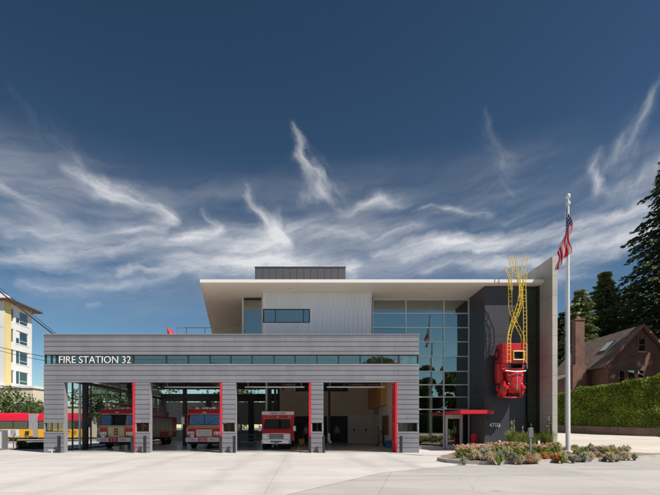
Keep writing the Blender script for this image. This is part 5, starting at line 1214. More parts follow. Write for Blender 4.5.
# street trees and houses behind the camera, mirrored in the glass
for k, (x, y, h, r) in enumerate(((-12, -26, 12, 5), (-3, -29, 10, 4.5), (5, -25, 11.5, 5), (14, -28, 12.5, 5.5), (23, -26, 11, 5), (32, -30, 13, 5.5), (42, -27, 12, 5), (-22, -28, 11, 5), (53, -30, 13, 6))):
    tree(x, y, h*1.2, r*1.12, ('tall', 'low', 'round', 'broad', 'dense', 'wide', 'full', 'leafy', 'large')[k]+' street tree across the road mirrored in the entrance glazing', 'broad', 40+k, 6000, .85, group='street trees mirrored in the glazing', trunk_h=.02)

# hedge on its stone wall
def hedge():
    pts = [(X(553, 45), 45.0), (X(600, 41.5), 41.5), (X(640, 39.2), 39.2), (X(700, 37), 37.0)]
    # stone wall
    b = MB()
    for (a, c), (e, f) in zip(pts, pts[1:]):
        n = Vector((f-c, a-e, 0)).normalized(); 
        if n.y < 0: n = -n
        z0, z1 = H(a, c)-.2, H(e, f)-.2; t0, t1 = H(a, c)+.72, H(e, f)+.72; w = n*.45
        q = [(a, c, z0), (e, f, z1), (e+w.x, f+w.y, z1), (a+w.x, c+w.y, z0), (a, c, t0), (e, f, t1), (e+w.x, f+w.y, t1), (a+w.x, c+w.y, t0)]
        i = len(b.v); b.v += q
        for g in ((0, 1, 5, 4), (1, 2, 6, 5), (2, 3, 7, 6), (3, 0, 4, 7), (4, 5, 6, 7)): b.f.append(tuple(i+k for k in g)); b.t.append(1.)
    tag(b.build('garden_wall', M['stone']), 'low brown stone garden wall under the clipped hedge', 'wall')
    rng = random.Random(77); T = thing('hedge', 'tall clipped green hedge on the stone wall in front of the brick house', 'hedge', (X(600, 42), 42, H(X(600, 42), 42)+.7))
    b = MB(); core = MB()
    tot = 0
    for (a, c), (e, f) in zip(pts, pts[1:]):
        L = math.hypot(e-a, f-c); n = Vector((f-c, a-e, 0)).normalized(); 
        if n.y < 0: n = -n
        def top(x, y):
            px = 303+x*F/y
            return Zy(391-(px-570)*.175, y)
        for _ in range(int(L*2600)):
            s = rng.random(); x, y = a+(e-a)*s, c+(f-c)*s; zb = H(x, y)+.74; zt = top(x, y); 
            face = rng.random()
            bump = .26*noise.noise(Vector((x*.8, y*.8, 0)))+.12*noise.noise(Vector((x*2.3, 3, rng.random()*.3)))
            if face < .72: dpt = .12+.12*noise.noise(Vector((x*1.5, zb, 1.7)))+rng.uniform(-.06, .14); z = zb+(zt-zb)*rng.random()+bump*.3
            else: dpt = rng.uniform(.1, 1.6); z = zt+bump+rng.uniform(-.1, .06)
            dpt += .26*noise.noise(Vector((x*1.1, y*1.1, z*1.3)))
            p = Vector((x, y, z))+n*dpt; d = Vector((rng.gauss(0, 1)-n.x, rng.gauss(0, 1)-n.y*1.2, rng.gauss(0, 1)+.6)).normalized(); u = d.orthogonal().normalized(); v = d.cross(u); th = rng.uniform(0, 6.3); u, v = u*math.cos(th)+v*math.sin(th), v*math.cos(th)-u*math.sin(th)
            s2 = rng.uniform(.09, .24); t_ = max(0, min(1, .5+.5*noise.noise(Vector((x*.9, y, z*.9)))+rng.uniform(-.3, .3)))
            b.quad(p-u*s2*.5, p-v*s2*.3, p+u*s2*.5, p+v*s2*.3, tone=t_)
        i = len(core.v); w0, w1 = n*.3, n*1.5
        core.v += [(a+w0.x, c+w0.y, H(a, c)+.72), (e+w0.x, f+w0.y, H(e, f)+.72), (e+w1.x, f+w1.y, H(e, f)+.72), (a+w1.x, c+w1.y, H(a, c)+.72), (a+w0.x, c+w0.y, top(a, c)-.12), (e+w0.x, f+w0.y, top(e, f)-.12), (e+w1.x, f+w1.y, top(e, f)-.12), (a+w1.x, c+w1.y, top(a, c)-.12)]
        for g in ((0, 1, 5, 4), (1, 2, 6, 5), (2, 3, 7, 6), (3, 0, 4, 7), (4, 5, 6, 7)): core.f.append(tuple(i+k for k in g)); core.t.append(.2)
    b.build('foliage', LM['hedge'], T, fix=False); core.build('branches', LM['hedge'], T)
hedge()
rng_ = random.Random(3); b = MB()
for _ in range(9000):
    leaves(b, (rng_.uniform(-30, 60), -20.8+rng_.uniform(-.3, .4), rng_.random()*3.6), .1, 1, .45, rng_, shell=0)
b.box(-30, 60, -21.3, -20.9, 0, 3.3, tone=.1)
tag(b.build('boundary_hedge', LM['fir'], fix=False), 'long dark hedge across the street mirrored low in the entrance glazing', 'hedge')
# low hedge by the bus
def low_hedge(xa, xb, y, h, label):
    rng = random.Random(5); b = MB()
    for _ in range(5200):
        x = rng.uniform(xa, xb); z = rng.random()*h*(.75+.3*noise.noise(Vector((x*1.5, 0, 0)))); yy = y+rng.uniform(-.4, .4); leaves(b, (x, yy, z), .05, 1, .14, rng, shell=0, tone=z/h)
    o = b.build('low_hedge', LM['lowhedge'], fix=False); tag(o, label, 'hedge')
low_hedge(X(19, 32), X(45, 32), 32, .62, 'low dark clipped hedge between the apron and the bus')
vb = MB(); vb.box(-27, -15.8, 31.2, 33.2, -.05, .05); struct(vb.build('verge', M['soil']))

# ---- planting bed with kerb
KP = [(6.15, 21.2), (6.25, 20.0), (6.7, 19.25), (7.4, 18.95), (11.4, 20.15), (13.4, 20.85), (15.5, 21.8), (17.5, 22.75), (19.2, 23.75), (19.5, 24.0)]
b = MB()
for (a, c), (e, f) in zip(KP, KP[1:]):
    n = Vector((-(f-c), e-a, 0)).normalized()*.16; z0, z1 = H(a, c), H(e, f); i = len(b.v); k0 = .15
    b.v += [(a, c, z0-.05), (e, f, z1-.05), (e+n.x, f+n.y, z1-.05), (a+n.x, c+n.y, z0-.05), (a, c, z0+k0), (e, f, z1+k0), (e+n.x, f+n.y, z1+k0), (a+n.x, c+n.y, z0+k0)]
    for g in ((0, 1, 5, 4), (1, 2, 6, 5), (2, 3, 7, 6), (3, 0, 4, 7), (4, 5, 6, 7)): b.f.append(tuple(i+k for k in g)); b.t.append(1.)
struct(b.build('kerb', M['kerb']))
BED = KP+[(17.2, 25.4), (15.9, 26.6), (15.5, 28.1), (15.2, 29.7), (11.0, 29.7), (10.3, 27.9), (8.4, 26.2), (7.0, 23.6)]
cxb, cyb = 11.8, 23.8
def inbed(x, y):
    c_ = False; n = len(BED); j = n-1
    for i in range(n):
        xi, yi = BED[i]; xj, yj = BED[j]
        if (yi > y) != (yj > y) and x < (xj-xi)*(y-yi)/(yj-yi)+xi: c_ = not c_
        j = i
    return c_
def BH(x, y):      # soil height in the bed
    dmin = 9
    for (a, c), (e, f) in zip(BED, BED[1:]+BED[:1]):
        ba = Vector((e-a, f-c)); pa = Vector((x-a, y-c)); t = max(0, min(1, pa.dot(ba)/ba.length_squared)); dmin = min(dmin, (pa-ba*t).length)
    return H(x, y)+.10+.16*ss(dmin, 0, 2.2)
b = MB(); idx = {}
nx, ny = 56, 46
for j in range(ny+1):
    for i in range(nx+1):
        x = 6.0+14*i/nx; y = 18.8+11*j/ny
        if inbed(x, y): idx[(i, j)] = len(b.v); b.v.append((x, y, BH(x, y)+.03*noise.noise(Vector((x*3, y*3, 0)))))
for j in range(ny):
    for i in range(nx):
        k = [(i, j), (i+1, j), (i+1, j+1), (i, j+1)]
        k = [idx[q] for q in k if q in idx]
        if len(k) >= 3: b.f.append(tuple(k)); b.t.append(1.)
struct(b.build('planting_bed', M['soil'], smooth='all', fix=False))
TUFT = {
 'blue': ((.17, .19, .13), (.42, .43, .33), 'blue-grey fescue tuft'), 'tan': ((.34, .26, .15), (.62, .51, .34), 'straw coloured grass tuft'),
 'orange': ((.38, .15, .04), (.58, .27, .08), 'orange sedge tuft'), 'green': ((.12, .17, .03), (.34, .38, .09), 'fresh green leafy clump'),
 'rust': ((.28, .15, .08), (.48, .28, .15), 'rusty brown sedge tuft'), 'grey': ((.16, .17, .13), (.32, .31, .24), 'grey-green groundcover clump')}
protos = {}
def tuft_mesh(kind, v, n=520, r=.34, h=.34, wblade=.011):
    """a mound: blades fan out of one crown in every direction and arch over to the ground"""
    rng = random.Random(sum(map(ord, kind))*31+v); b = MB()
    for _ in range(n):
        t = rng.uniform(0, 6.28); up = rng.random()**.8; L = rng.uniform(.7, 1.15)*(1+.25*math.sin(t*2+v)); d = Vector((math.cos(t), math.sin(t), 0)); s = Vector((-d.y, d.x, 0))*wblade*rng.uniform(.6, 1.4); tn = rng.random()
        e = R(12+78*up); reach = r*L
        p0_ = d*.05*rng.random()+Vector((0, 0, -.03)); p1_ = d*reach*.55*math.cos(e)+Vector((0, 0, h*L*(.35+.35*math.sin(e)))); p2_ = d*reach*(.25+.65*math.cos(e))+Vector((0, 0, h*L*(.25+.75*math.sin(e)))); p3_ = d*reach*(.40+.80*math.cos(e))+Vector((0, 0, h*L*(-.05+.95*math.sin(e))))
        b.quad(p0_-s, p0_+s, p1_+s, p1_-s, tone=tn); b.quad(p1_-s, p1_+s, p2_+s*.8, p2_-s*.8, tone=tn); b.quad(p2_-s*.8, p2_+s*.8, p3_, tone=tn)
    me = bpy.data.meshes.new('grass_tuft'); me.from_pydata(b.v, [], b.f); a = me.attributes.new('tone', 'FLOAT', 'FACE'); a.data.foreach_set('value', b.t)
    return me
TM = {k: leaf_mat('tuft_'+k, c1, c2, .3) for k, (c1, c2, _) in TUFT.items()}
TMESH = {}
for k in TUFT:
    TMESH[k] = []
    for v in range(4):
        me = tuft_mesh(k, v, 560 if k != 'green' else 300, .36 if k != 'green' else .34, .34 if k != 'green' else .48, .011 if k != 'green' else .026); me.materials.append(TM[k]); TMESH[k].append(me)
def atbed(px, py, hz_=.30):
    d = (EYE-hz_)*F/(py-427); return X(px, d), d
def zone(px):
    for lim, w in ((466, 'at the rounded entrance end'), (482, 'below the entrance door'), (498, 'below the house number'), (512, 'before the pale bench'), (525, 'left of the light post'), (538, 'right of the light post'), (552, 'below the concrete fin'), (567, 'just left of the flagpole'), (582, 'just right of the flagpole'), (598, 'beyond the flagpole'), (615, 'near the hedge end'), (700, 'at the far tip')):
        if px < lim: return w
def put_tuft(kind, px, py, s=1., where='along the kerb of the planting bed', xy=None):
    x, y = xy if xy else atbed(px, py)
    o = bpy.data.objects.new('grass_tuft', TMESH[kind][rnd.randrange(4)]); C.objects.link(o); o.location = (x, y, BH(x, y) if inbed(x, y) else H(x, y)+.02); o.rotation_euler.z = rnd.uniform(0, 6.28); s *= .86*rnd.uniform(.85, 1.15); o.scale = (s, s, s*rnd.uniform(.9, 1.1))
    tag(o, TUFT[kind][2]+' '+where+', '+zone(px), 'ornamental grass' if kind not in ('green', 'grey') else 'plant', TUFT[kind][2]+'s '+where)
front = [('blue', 457), ('blue', 466), ('tan', 476), ('blue', 484), ('tan', 491), ('green', 497), ('blue', 503), ('grey', 511), ('tan', 518), ('green', 523), ('rust', 528), ('tan', 536), ('orange', 546), ('orange', 556), ('green', 562), ('tan', 567), ('grey', 574), ('blue', 582), ('tan', 590), ('rust', 597), ('blue', 604), ('tan', 611), ('grey', 618), ('tan', 625), ('blue', 633)]
for k in range(46):
    px = rnd.uniform(460, 636); put_tuft(rnd.choice(['green', 'tan', 'grey', 'green', 'tan', 'rust', 'blue']), px, rnd.uniform(453.2, 455.6)-max(0, px-560)*.02, rnd.uniform(.4, .75), 'behind the kerb row')
for k, px in front:
    q = 457.8 if px < 500 else 457.8-(px-500)*.022; 
    q -= .7
    if px < 462: q = 455.4
    put_tuft(k, px+rnd.uniform(-2, 2), q+rnd.uniform(-.9, .5), rnd.choice([.75, .9, 1.0, 1.15]) if px < 600 else rnd.uniform(.7, 1))
rows2 = [('tan', 567), ('green', 573), ('tan', 582), ('grey', 592), ('tan', 603), ('rust', 609), ('tan', 617), ('blue', 625)]
for k, px in rows2: put_tuft(k, px, 452.6-(px-567)*.02, .95, 'in the second row')
for k in range(22):
    px = rnd.uniform(572, 632); put_tuft(rnd.choice(['grey', 'blue', 'tan', 'rust', 'green']), px, rnd.uniform(448.5, 451), .75, 'at the back of the bed')
for k in range(34):
    px = rnd.uniform(500, 562); put_tuft(rnd.choice(['green', 'green', 'grey', 'green', 'tan']), px, rnd.uniform(449, 455), rnd.uniform(.55, .95), 'in mid bed')
# pink coneflower clumps
def flower_mesh(v):
    rng = random.Random(900+v); st = MB(); fl = MB()
    for _ in range(120):
        t = rng.uniform(0, 6.28); q = rng.random()**.6*.33; h = rng.uniform(.15, .46); d = Vector((math.cos(t), math.sin(t), 0)); s = Vector((-d.y, d.x, 0))*.028; p = d*q*.4; m_ = d*q*.8+Vector((0, 0, h*.7)); e = d*q*1.2+Vector((0, 0, h*.85)); tn = rng.random()
        st.quad(p-s*.4, p+s*.4, m_+s, m_-s, tone=tn); st.quad(m_-s, m_+s, e, tone=tn)
    for _ in range(20):
        t = rng.uniform(0, 6.28); q = rng.random()**.5*.34; h = rng.uniform(.42, .62); c_ = Vector((q*math.cos(t), q*math.sin(t), h)); r = rng.uniform(.035, .055); tn = rng.random()
        st.quad(c_+Vector((-.006, 0, 0)), c_+Vector((.006, 0, 0)), Vector((c_.x*.5+.006, c_.y*.5, 0)), Vector((c_.x*.5-.006, c_.y*.5, 0)), tone=.3)
        for k in range(6):
            a = k*1.047; a2 = a+1.047; fl.quad(c_+Vector((0, 0, r*.5)), c_+Vector((r*math.cos(a), r*math.sin(a), 0)), c_+Vector((r*math.cos(a2), r*math.sin(a2), 0)), tone=tn)
            fl.quad(c_+Vector((r*math.cos(a), r*math.sin(a), 0)), c_+Vector((r*.7*math.cos(a), r*.7*math.sin(a), -r*.9)), c_+Vector((r*.7*math.cos(a2), r*.7*math.sin(a2), -r*.9)), c_+Vector((r*math.cos(a2), r*math.sin(a2), 0)), tone=tn)
    out = []
    for nm, b_, m_ in (('foliage', st, TM['green']), ('flowers', fl, MF)):
        me = bpy.data.meshes.new(nm); me.from_pydata(b_.v, [], b_.f); a = me.attributes.new('tone', 'FLOAT', 'FACE'); a.data.foreach_set('value', b_.t); me.materials.append(m_); out.append(me)
    return out
MF = leaf_mat('pink_petals', (.60, .30, .22), (.80, .62, .46), .3)
FMS = [flower_mesh(v) for v in range(4)]
def put_flower(px, py):
    x, y = atbed(px, py, .28)
    if not inbed(x, y): return
    T = thing('flower_clump', 'leafy clump of pink coneflowers '+('near the kerb, ' if py > 452.5 else ('in mid bed, ' if py > 450.8 else 'at the back of the bed, '))+zone(px), 'flowers', (x, y, BH(x, y)), 'pink coneflower clumps in the planting bed'); T.rotation_euler.z = rnd.uniform(0, 6.28)
    s = rnd.uniform(.52, .8); T.scale = (s, s, s)
    for nm, me in zip(('foliage', 'flowers'), rnd.choice(FMS)):
        o = bpy.data.objects.new(nm, me); C.objects.link(o); o.parent = T
for k in range(52):
    px = rnd.uniform(458, 522)
    put_flower(px, rnd.uniform(449.0, 455.0))
for k in range(16): put_tuft('green', rnd.uniform(462, 515), rnd.uniform(450.5, 455.5), rnd.uniform(.5, .8), 'among the pink coneflowers')
for k in range(16): put_flower(rnd.uniform(520, 558), rnd.uniform(449.5, 453))
# tall feathery grasses
def tall_grass(px, py, h, label, plume):
    h *= 1.6
    x, y = atbed(px, py, .35); rng = random.Random(int(px)); T = thing('feather_grass', label, 'ornamental grass', (x, y, BH(x, y)), 'tall feather grasses at the wall end of the bed'); b = MB(); z0 = BH(x, y)
    for _ in range(760):
        t = rng.uniform(0, 6.28); d = Vector((math.cos(t), math.sin(t), 0)); s = Vector((-d.y, d.x, 0))*.011; L = h*rng.uniform(.45, 1.); q = rng.random()*.55*h*.75; p0_ = Vector((x, y, z0))+d*.15*rng.random(); p1_ = p0_+d*q*.35+Vector((0, 0, L*.6)); p2_ = p0_+d*q+Vector((0, 0, L*(.95-.25*q))); tn = rng.random()
        b.quad(p0_-s, p0_+s, p1_+s, p1_-s, tone=tn); b.quad(p1_-s, p1_+s, p2_, tone=tn)
    b.build('blades', TM['green'], T, fix=False)
    b = MB()
    for _ in range(plume):
        t = rng.uniform(0, 6.28); q = rng.random()*.16*h; c_ = Vector((x+q*math.cos(t), y+q*math.sin(t), z0)); L = h*rng.uniform(.9, 1.4)
        b.tube([c_, c_+Vector((q*.3, 0, L*.7))], .005, 3, .004, cap=False)
        for _ in range(14): leaves(b, c_+Vector((q*.3, 0, L*rng.uniform(.7, 1))), .03, 1, .09, rng, shell=0)
    b.build('plumes', TM['tan'], T, fix=False)
for a in ((512, 447.2, .85, 'tall green feather grass with one pale plume at the bench end', 5), (523.5, 446.6, .75, 'green feather grass clump below the tall green window', 2), (531, 446.4, .78, 'green feather grass behind the slim light post', 3), (541.5, 446.2, .8, 'green feather grass at the foot of the concrete fin', 4), (548.5, 446.4, .95, 'feather grass with brownish plumes in front of the concrete fin', 22)): tall_grass(*a)
# boulders
for k, (px, py, r) in enumerate(((555, 448.0, .28), (561, 449.0, .24), (566.5, 449.3, .2), (572, 448.6, .26), (580, 448.4, .22))):
    x, y = atbed(px, py, .3); bm_ = bmesh.new(); bmesh.ops.create_icosphere(bm_, subdivisions=3, radius=r); rg = Vector((k*3.1, 0, 0))
    for v in bm_.verts: v.co *= 1+.28*noise.noise(v.co*4+rg); v.co.z *= .7; v.co += Vector((x, y, BH(x, y)+.05))
    b = MB(); b.addbm(bm_); tag(b.build('boulder', M['rock'], smooth='all'), ('large grey boulder nearest the fin', 'grey boulder left of the flagpole foot', 'small grey boulder at the flagpole foot', 'grey boulder just right of the flagpole', 'grey boulder among grasses beyond the flagpole')[k], 'boulder', 'grey boulders behind the flagpole')
# slim louvred light post
lp = P(530.5, 457, 20.6); t = thing('light_post', 'slim grey louvred light post in the planting bed', 'light post', (lp.x, lp.y, .2))
bx('post', M['steel'], t, lp.x-.035, lp.x+.035, lp.y-.035, lp.y+.035, .1, 1.1); b = MB()
for k in range(7): b.box(lp.x-.10, lp.x+.10, lp.y-.06, lp.y+.06, 1.1+k*.06, 1.145+k*.06)
b.box(lp.x-.07, lp.x+.07, lp.y-.04, lp.y+.04, 1.1, 1.52); b.build('louvre', M['steel'], t)
lp = P(538.7, 446, 25); t = thing('marker_post', 'short white marker post among the feather grasses', 'post', (lp.x, lp.y, .3)); bx('post', M['whitep'], t, lp.x-.05, lp.x+.05, lp.y-.05, lp.y+.05, .2, .82, bev=.01); bx('cap', M['steel'], t, lp.x-.065, lp.x+.065, lp.y-.065, lp.y+.065, .822, .86)
t = thing('spot_light', 'small silver spotlight on the concrete bench', 'spotlight', (X(499.8, 28.3), 28.3, .46)); b = MB(); b.tube([(X(499.8, 28.3), 28.3, .46), (X(499.8, 28.3), 28.3, .58)], .02, 8); b.build('stem', M['steel'], t)
b = MB(); b.tube([(X(499.8, 28.3), 28.2, .58), (X(499.8, 28.3)+.02, 28.42, .68)], .07, 10); b.build('lamp_head', M['alu'], t)
# red chair by the entrance
cxr, cyr = X(476.5, 29.9)+0, 30.6; cxr = X(475.4, 30.6)
t = thing('chair', 'red slatted chair beside the entrance door', 'chair', (cxr, cyr, 0)); z = .42
bx('seat', M['redm'], t, cxr-.2, cxr+.2, cyr-.22, cyr+.2, z, z+.05, bev=.01)
b = MB()
for k in range(5): b.box(cxr-.2+k*.083, cxr-.2+k*.083+.065, cyr+.2, cyr+.23, z+.05, 1.12-.03*abs(k-2))
b.build('backrest', M['redm'], t)
for s in (-1, 1):
    for q in (-.2, .18): bx('leg', M['redm'], t, cxr+s*.17-.02, cxr+s*.17+.02, cyr+q-.02, cyr+q+.02, .005, z)

# ================================================================ BACKGROUND BUILDINGS
# apartment block far left
AB = thing('apartment_block', 'tall white and yellow apartment block with dark roof beyond the bus', 'apartment block', (-60, 81, 0))
AX, AY0, AY1, AZ = -50.0, 77.3, 84.9, 22.7
wl2 = MB(); rows = [(22.0-2.3-3.55*k, 22.0-3.55*k) for k in range(6)]; cols = [(78.9, 79.9), (80.5, 84.1)]
# facade facing +X, cut round its windows
zs = sorted({0, AZ}|{z for r in rows for z in r}); ysx = sorted({79.0, AY1}|{y for c in cols for y in c}-{78.9})
ysx = [79.0, 79.9, 80.5, 84.1, AY1]
for a, c in zip(zs, zs[1:]):
    win = any(abs(a-r[0]) < 1e-6 for r in rows)
    for e, f in zip(ysx, ysx[1:]):
        if win and (e, f) in ((79.0, 79.9), (80.5, 84.1)): continue
        wl2.box(AX-.3, AX, e, f, a, c)
wl2.box(-74, AX, AY0-.0, AY0+.3, 0, AZ); wl2.build('wall', M['aptwhite'], AB)
bx('wall_bay', M['aptyellow'], AB, AX-.3, AX+.12, AY0+.02, 78.99, 0, AZ-.01)
bx('rear_wall', M['aptwhite'], AB, -74, AX, AY1, AY1+.3, 0, AZ)
bx('interior', M['dark_core'], AB, -73, AX-1.2, AY0+.5, AY1-.1, 0, AZ-.3)
for (z0, z1) in rows:
    for (e, f) in ((79.0, 79.9), (80.5, 84.1)):
        w = MB(); w.box(AX-.2, AX-.1, e, f, z0, z0+.08); w.box(AX-.2, AX-.1, e, f, z1-.08, z1); w.box(AX-.2, AX-.1, e, e+.08, z0+.08, z1-.08); w.box(AX-.2, AX-.1, f-.08, f, z0+.08, z1-.08)
        if f-e > 2: w.box(AX-.2, AX-.1, e+1.1, e+1.22, z0+.08, z1-.08); w.box(AX-.2, AX-.1, e+1.22, f-.08, z0+.6, z0+.68)
        w = w.build('window', M['white_frame'], AB); bx('pane', M['pane'], w, AX-.16, AX-.15, e+.08, f-.08, z0+.08, z1-.08)
    if int(z0*10) % 2: bx('blind', M['aptwhite'], AB, AX-.1, AX-.095, 80.6, 81.5, z0+1.0, z1-.09)
    bx('spandrel', M['aptwhite'], AB, AX+.001, AX+.05, 80.3, 84.3, z0-.12, z0-.02)
rfm = MB(); rfm.box(-75, AX+1.3, AY0-.8, AY1+1.6, AZ+.02, AZ+.28); rfm.build('roof', M['roofdark'], AB)
bx('eave', M['trim'], AB, -74.9, AX+1.0, AY0-.6, AY1+1.1, AZ-.02, AZ+.018)
bx('upper_block', M['aptwhite'], AB, -74, -53.2, 80, 84, AZ+.3, AZ+2.6)
bx('base_course', M['cream'], AB, AX+.001, AX+.2, AY0, AY1, 7.5, 8.0)
# low cream building and a further one
LB = thing('commercial_building', 'low cream flat roofed building behind the bus', 'building', (-40, 74, 0))
b = MB(); b.box(-66, X(33, 76), 76, 86, 0, Zy(388, 76)); b.build('wall', M['cream'], LB); bx('cornice', M['aptwhite'], LB, -66.2, X(33, 76)+.2, 75.8, 86.2, Zy(388, 76)+.003, Zy(388, 76)+.35)
for k in range(7): w = bx('window', M['white_frame'], LB, -64+k*3, -62+k*3, 75.9, 75.99, 4.0, 5.6); bx('pane', M['pane'], w, -63.9+k*3, -62.1+k*3, 75.88, 75.895, 4.1, 5.5)
LB = thing('warehouse', 'low beige warehouse seen through the first garage bay behind the bus', 'building', (-36, 70, 0))
b = MB(); b.box(X(34, 70), X(112, 70), 70, 84, 0, Zy(406.5, 70)); b.build('wall', M['cream'], LB); bx('cornice', M['beige2'], LB, X(34, 70)-.1, X(112, 70)+.1, 69.85, 84, Zy(406.5, 70)+.003, Zy(406.5, 70)+.25)
for k in range(4): w = bx('window', M['dkmetal'], LB, X(46, 70)+k*2.6, X(46, 70)+1.6+k*2.6, 69.93, 69.99, 1.6, 3.1); bx('pane', M['pane'], w, X(46, 70)+.06+k*2.6, X(46, 70)+1.54+k*2.6, 69.9, 69.925, 1.66, 3.04)
# distant backdrop of trees on the skyline
for k, (x, y, h, r) in enumerate(((-95, 120, 9, 8), (-70, 130, 10, 9), (-20, 110, 10, 8), (-4, 120, 10, 8), (10, 115, 9, 8), (-40, 120, 10, 9))):
    tree(x, y, h, r, ('far off low tree left of the apartment block', 'far off rounded tree beyond the apartment block', 'far off tree seen through the garage rear doors', 'distant tree beyond the third bay', 'distant tree hidden beyond the garage', 'distant tree beyond the beige warehouse')[k], 'broad', 70+k, 1200, .9, trunk_h=.05)

# brick house
hy = 50.0; HXr = X(643, hy); hz0 = H(HXr, hy); ZR = Zy(326, hy); ZE = Zy(362.5, hy); hw = HXr-X(608.5, hy); HB = 11.0
HO = thing('brick_house', 'dark red brick house with steep gable, skylight and tall chimney behind the hedge', 'house', (HXr, hy, hz0))
xl, xr = HXr-hw, HXr+hw
b = MB(); b.prism([(xl+.15, hz0-.5), (xr-.15, hz0-.5), (xr-.15, ZE-.05), (HXr, ZR-.25), (xl+.15, ZE-.05)], hy+.3, hy+HB, 'y'); b.build('wall', M['brick'], HO)
# roof planes with thickness
def slope(b, xa, za, xb, zb, ya, yb, th=.16):
    b.prism([(xa, za), (xb, zb), (xb, zb+th), (xa, za+th)], ya, yb, 'y')
dz_ = (ZR-ZE)/hw
b = MB(); slope(b, xl-.45, ZE-.45*dz_, HXr, ZR, hy-.05, hy+HB+.3); slope(b, xr+.45, ZE-.45*dz_, HXr+.001, ZR, hy-.05, hy+HB+.3); rfo = b.build('roof', M['rooftile'], HO)
b = MB(); slope(b, xl-.47, ZE-.47*dz_-.12, HXr, ZR-.1, hy-.2, hy-.052, .34); slope(b, xr+.47, ZE-.47*dz_-.12, HXr+.001, ZR-.1, hy-.2, hy-.052, .34); b.build('bargeboard', M['trim'], rfo)
# skylight on the left slope
def onroof(px, d, lift=.2):
    x = (px-303)*d/F; return Vector((x, d, ZE+(x-xl)*dz_+lift))
q = [onroof(607, 54.2), onroof(617.5, 53.8), onroof(620.5, 55.6), onroof(610, 56.2)]
sk = MB(); base = Vector((HXr-hw*.62, 53.0, 0)); 
u0, u1 = xl+hw*.36, xl+hw*.68
sk.prism([(u0, ZE+(u0-xl)*dz_+.17), (u1, ZE+(u1-xl)*dz_+.17), (u1, ZE+(u1-xl)*dz_+.30), (u0, ZE+(u0-xl)*dz_+.30)], 52.6, 54.0, 'y'); sk = sk.build('skylight', M['dkmetal'], HO)
b = MB(); b.quad((u0+.08, 52.7, ZE+(u0+.08-xl)*dz_+.31), (u0+.08, 53.9, ZE+(u0+.08-xl)*dz_+.31), (u1-.08, 53.9, ZE+(u1-.08-xl)*dz_+.31), (u1-.08, 52.7, ZE+(u1-.08-xl)*dz_+.31)); b.build('pane', M['alu'], sk, fix=False)
def house_window(x0, x1, z0, z1, y):
    f = MB(); f.box(x0, x1, y-.06, y+.02, z0, z0+.07); f.box(x0, x1, y-.06, y+.02, z1-.07, z1); f.box(x0, x0+.07, y-.06, y+.02, z0+.07, z1-.07); f.box(x1-.07, x1, y-.06, y+.02, z0+.07, z1-.07); f.box(x0+.07, x1-.07, y-.05, y+.01, (z0+z1)/2-.03, (z0+z1)/2+.03)
    f = f.build('window', M['trim'], HO); bx('pane', M['strip'], f, x0+.07, x1-.07, y-.01, y, z0+.07, z1-.07); bx('sill', M['conc'], f, x0-.08, x1+.08, y-.12, y-.062, z0-.1, z0-.01)
house_window(X(640, hy), X(647.5, hy), Zy(351, hy), Zy(337.5, hy), hy+.3)
for a, c in ((620.5, 627), (629, 637), (639, 646)): house_window(X(a, hy), X(c, hy), Zy(386, hy), Zy(369.5, hy), hy+.3)
# left wing: lower wall carrying the roof's left eave, with a window, and the chimney
b = MB(); b.prism([(xl-2.6, hz0-.5), (xl+.14, hz0-.5), (xl+.14, ZE-.35), (xl-2.6, ZE-1.5)], 53.5, hy+HB, 'y'); b.build('wing', M['brick'], HO)
b = MB(); slope(b, xl-2.9, ZE-1.55, xl+.2, ZE-.28, 53.2, hy+HB+.2, .15); b.build('wing_roof', M['rooftile'], rfo)
house_window(xl-1.7, xl-.9, ZE-3.9, ZE-2.3, 53.5)
chx0, chx1 = X(573.5, 53), X(582.5, 53)
b = MB(); b.box(chx0, chx1, 52.6, 53.4, hz0-.5, Zy(321, 53)); b.box(chx0-.35, chx1+.1, 52.5, 53.45, hz0-.5, Zy(365, 53)); ch = b.build('chimney', M['brick'], HO)
bx('chimney_cap', M['brick'], ch, chx0-.08, chx1+.08, 52.52, 53.48, Zy(321, 53)+.002, Zy(321, 53)+.18)
b = MB(); b.lathe([(.17, 0), (.15, .35), (.18, .4)], ((chx0+chx1)/2-.05, 53, Zy(321, 53)+.18), n=12); b.build('chimney_pot', M['terra'], ch, smooth=True)

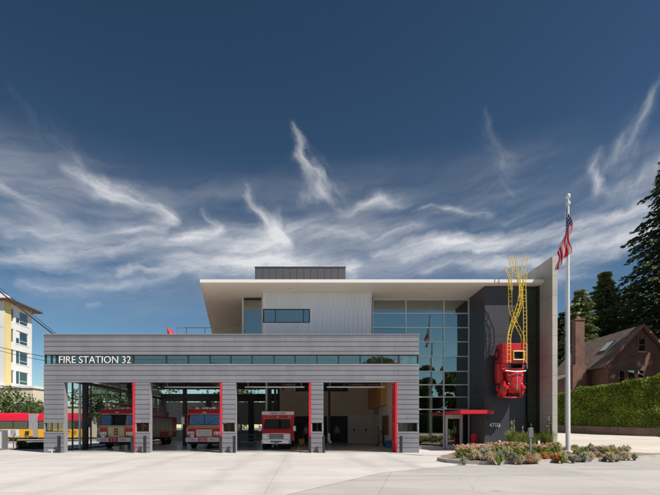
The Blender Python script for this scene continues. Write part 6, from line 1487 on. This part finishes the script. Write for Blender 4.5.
# sign at the left
def post_sign(px, y, zt, label):
    p = X(px, y); t = thing('street_sign', label, 'sign', (p, y, 0)); b = MB(); b.tube([(p, y, 0), (p, y, zt)], .035, 8); b.build('post', M['steel'], t)
    bx('sign_plate', M['bellows'], t, p-.17, p+.17, y-.06, y-.037, zt-.38, zt)
post_sign(13.5, 31, 1.35, 'small grey sign on a short post by the low hedge')
t = thing('utility_cabinet', 'grey roadside cabinet at the very left edge of the apron', 'cabinet', (X(-3, 30), 30, 0)); bx('box', M['steel'], t, X(-8, 30), X(2.2, 30), 30, 30.6, .05, 1.35, bev=.03); bx('base', M['conc'], t, X(-8, 30)-.06, X(2.2, 30)+.06, 29.94, 30.66, 0, .05)
bx('cabinet_door', M['alu'], t, X(-7.4, 30), X(1.6, 30), 29.975, 29.998, .15, 1.25)
# poles and lines
def upole(x, y, h, label):
    t = thing('utility_pole', label, 'utility pole', (x, y, 0)); b = MB(); b.tube([(x, y, -.3), (x, y, h)], .16, 10, .11); b.build('pole', M['bark'], t); bx('crossarm', M['bark'], t, x-1.1, x+1.1, y-.18, y-.11, h-.8, h-.68)
    for k in range(4): b = MB(); b.lathe([(.03, 0), (.05, .04), (.03, .14)], (x-1+k*.66, y-.145, h-.68), n=8); b.build('insulator', M['whitep'], t)
upole(-40, 55, 12.9, 'wooden utility pole beside the side street outside the picture'); upole(-17.8, 55, 9.4, 'wooden utility pole behind the garage pier')
def wire(p, q, sag, r, label):
    p, q = Vector(p), Vector(q); pts = [p.lerp(q, k/20)-Vector((0, 0, sag*4*(k/20)*(1-k/20))) for k in range(21)]; b = MB(); b.tube(pts, r, 5); tag(b.build('power_line', M['blackp'], smooth='all'), label, 'power line')
wire((-40.9, 54.86, 12.4), (-18.7, 54.86, 8.95), .9, .035, 'upper black street wire running behind the garage'); wire((-40.3, 54.86, 11.85), (-18.2, 54.86, 8.3), .9, .03, 'lower black street wire just under the upper one')
wire((-40, 54.7, 7.0), (-17.8, 54.7, 5.0), .3, .035, 'lowest black cable crossing above the bus')
a, c = P(0, 288.5, 31), P(58.5, 334.5, 31); d_ = c-a; wire(a-d_*.9, (GX0-.02, 31, 7.0), .12, .045, 'thick black service cable slanting down to the garage roof')
wire(a-d_*.9+Vector((0, .1, .12)), (GX0-.02, 31.1, 7.1), .02, .02, 'thin black service cable just above the thick one')
wire(P(-40, 318, 56), P(3, 327, 76), .2, .03, 'thin wire reaching the white apartment block')
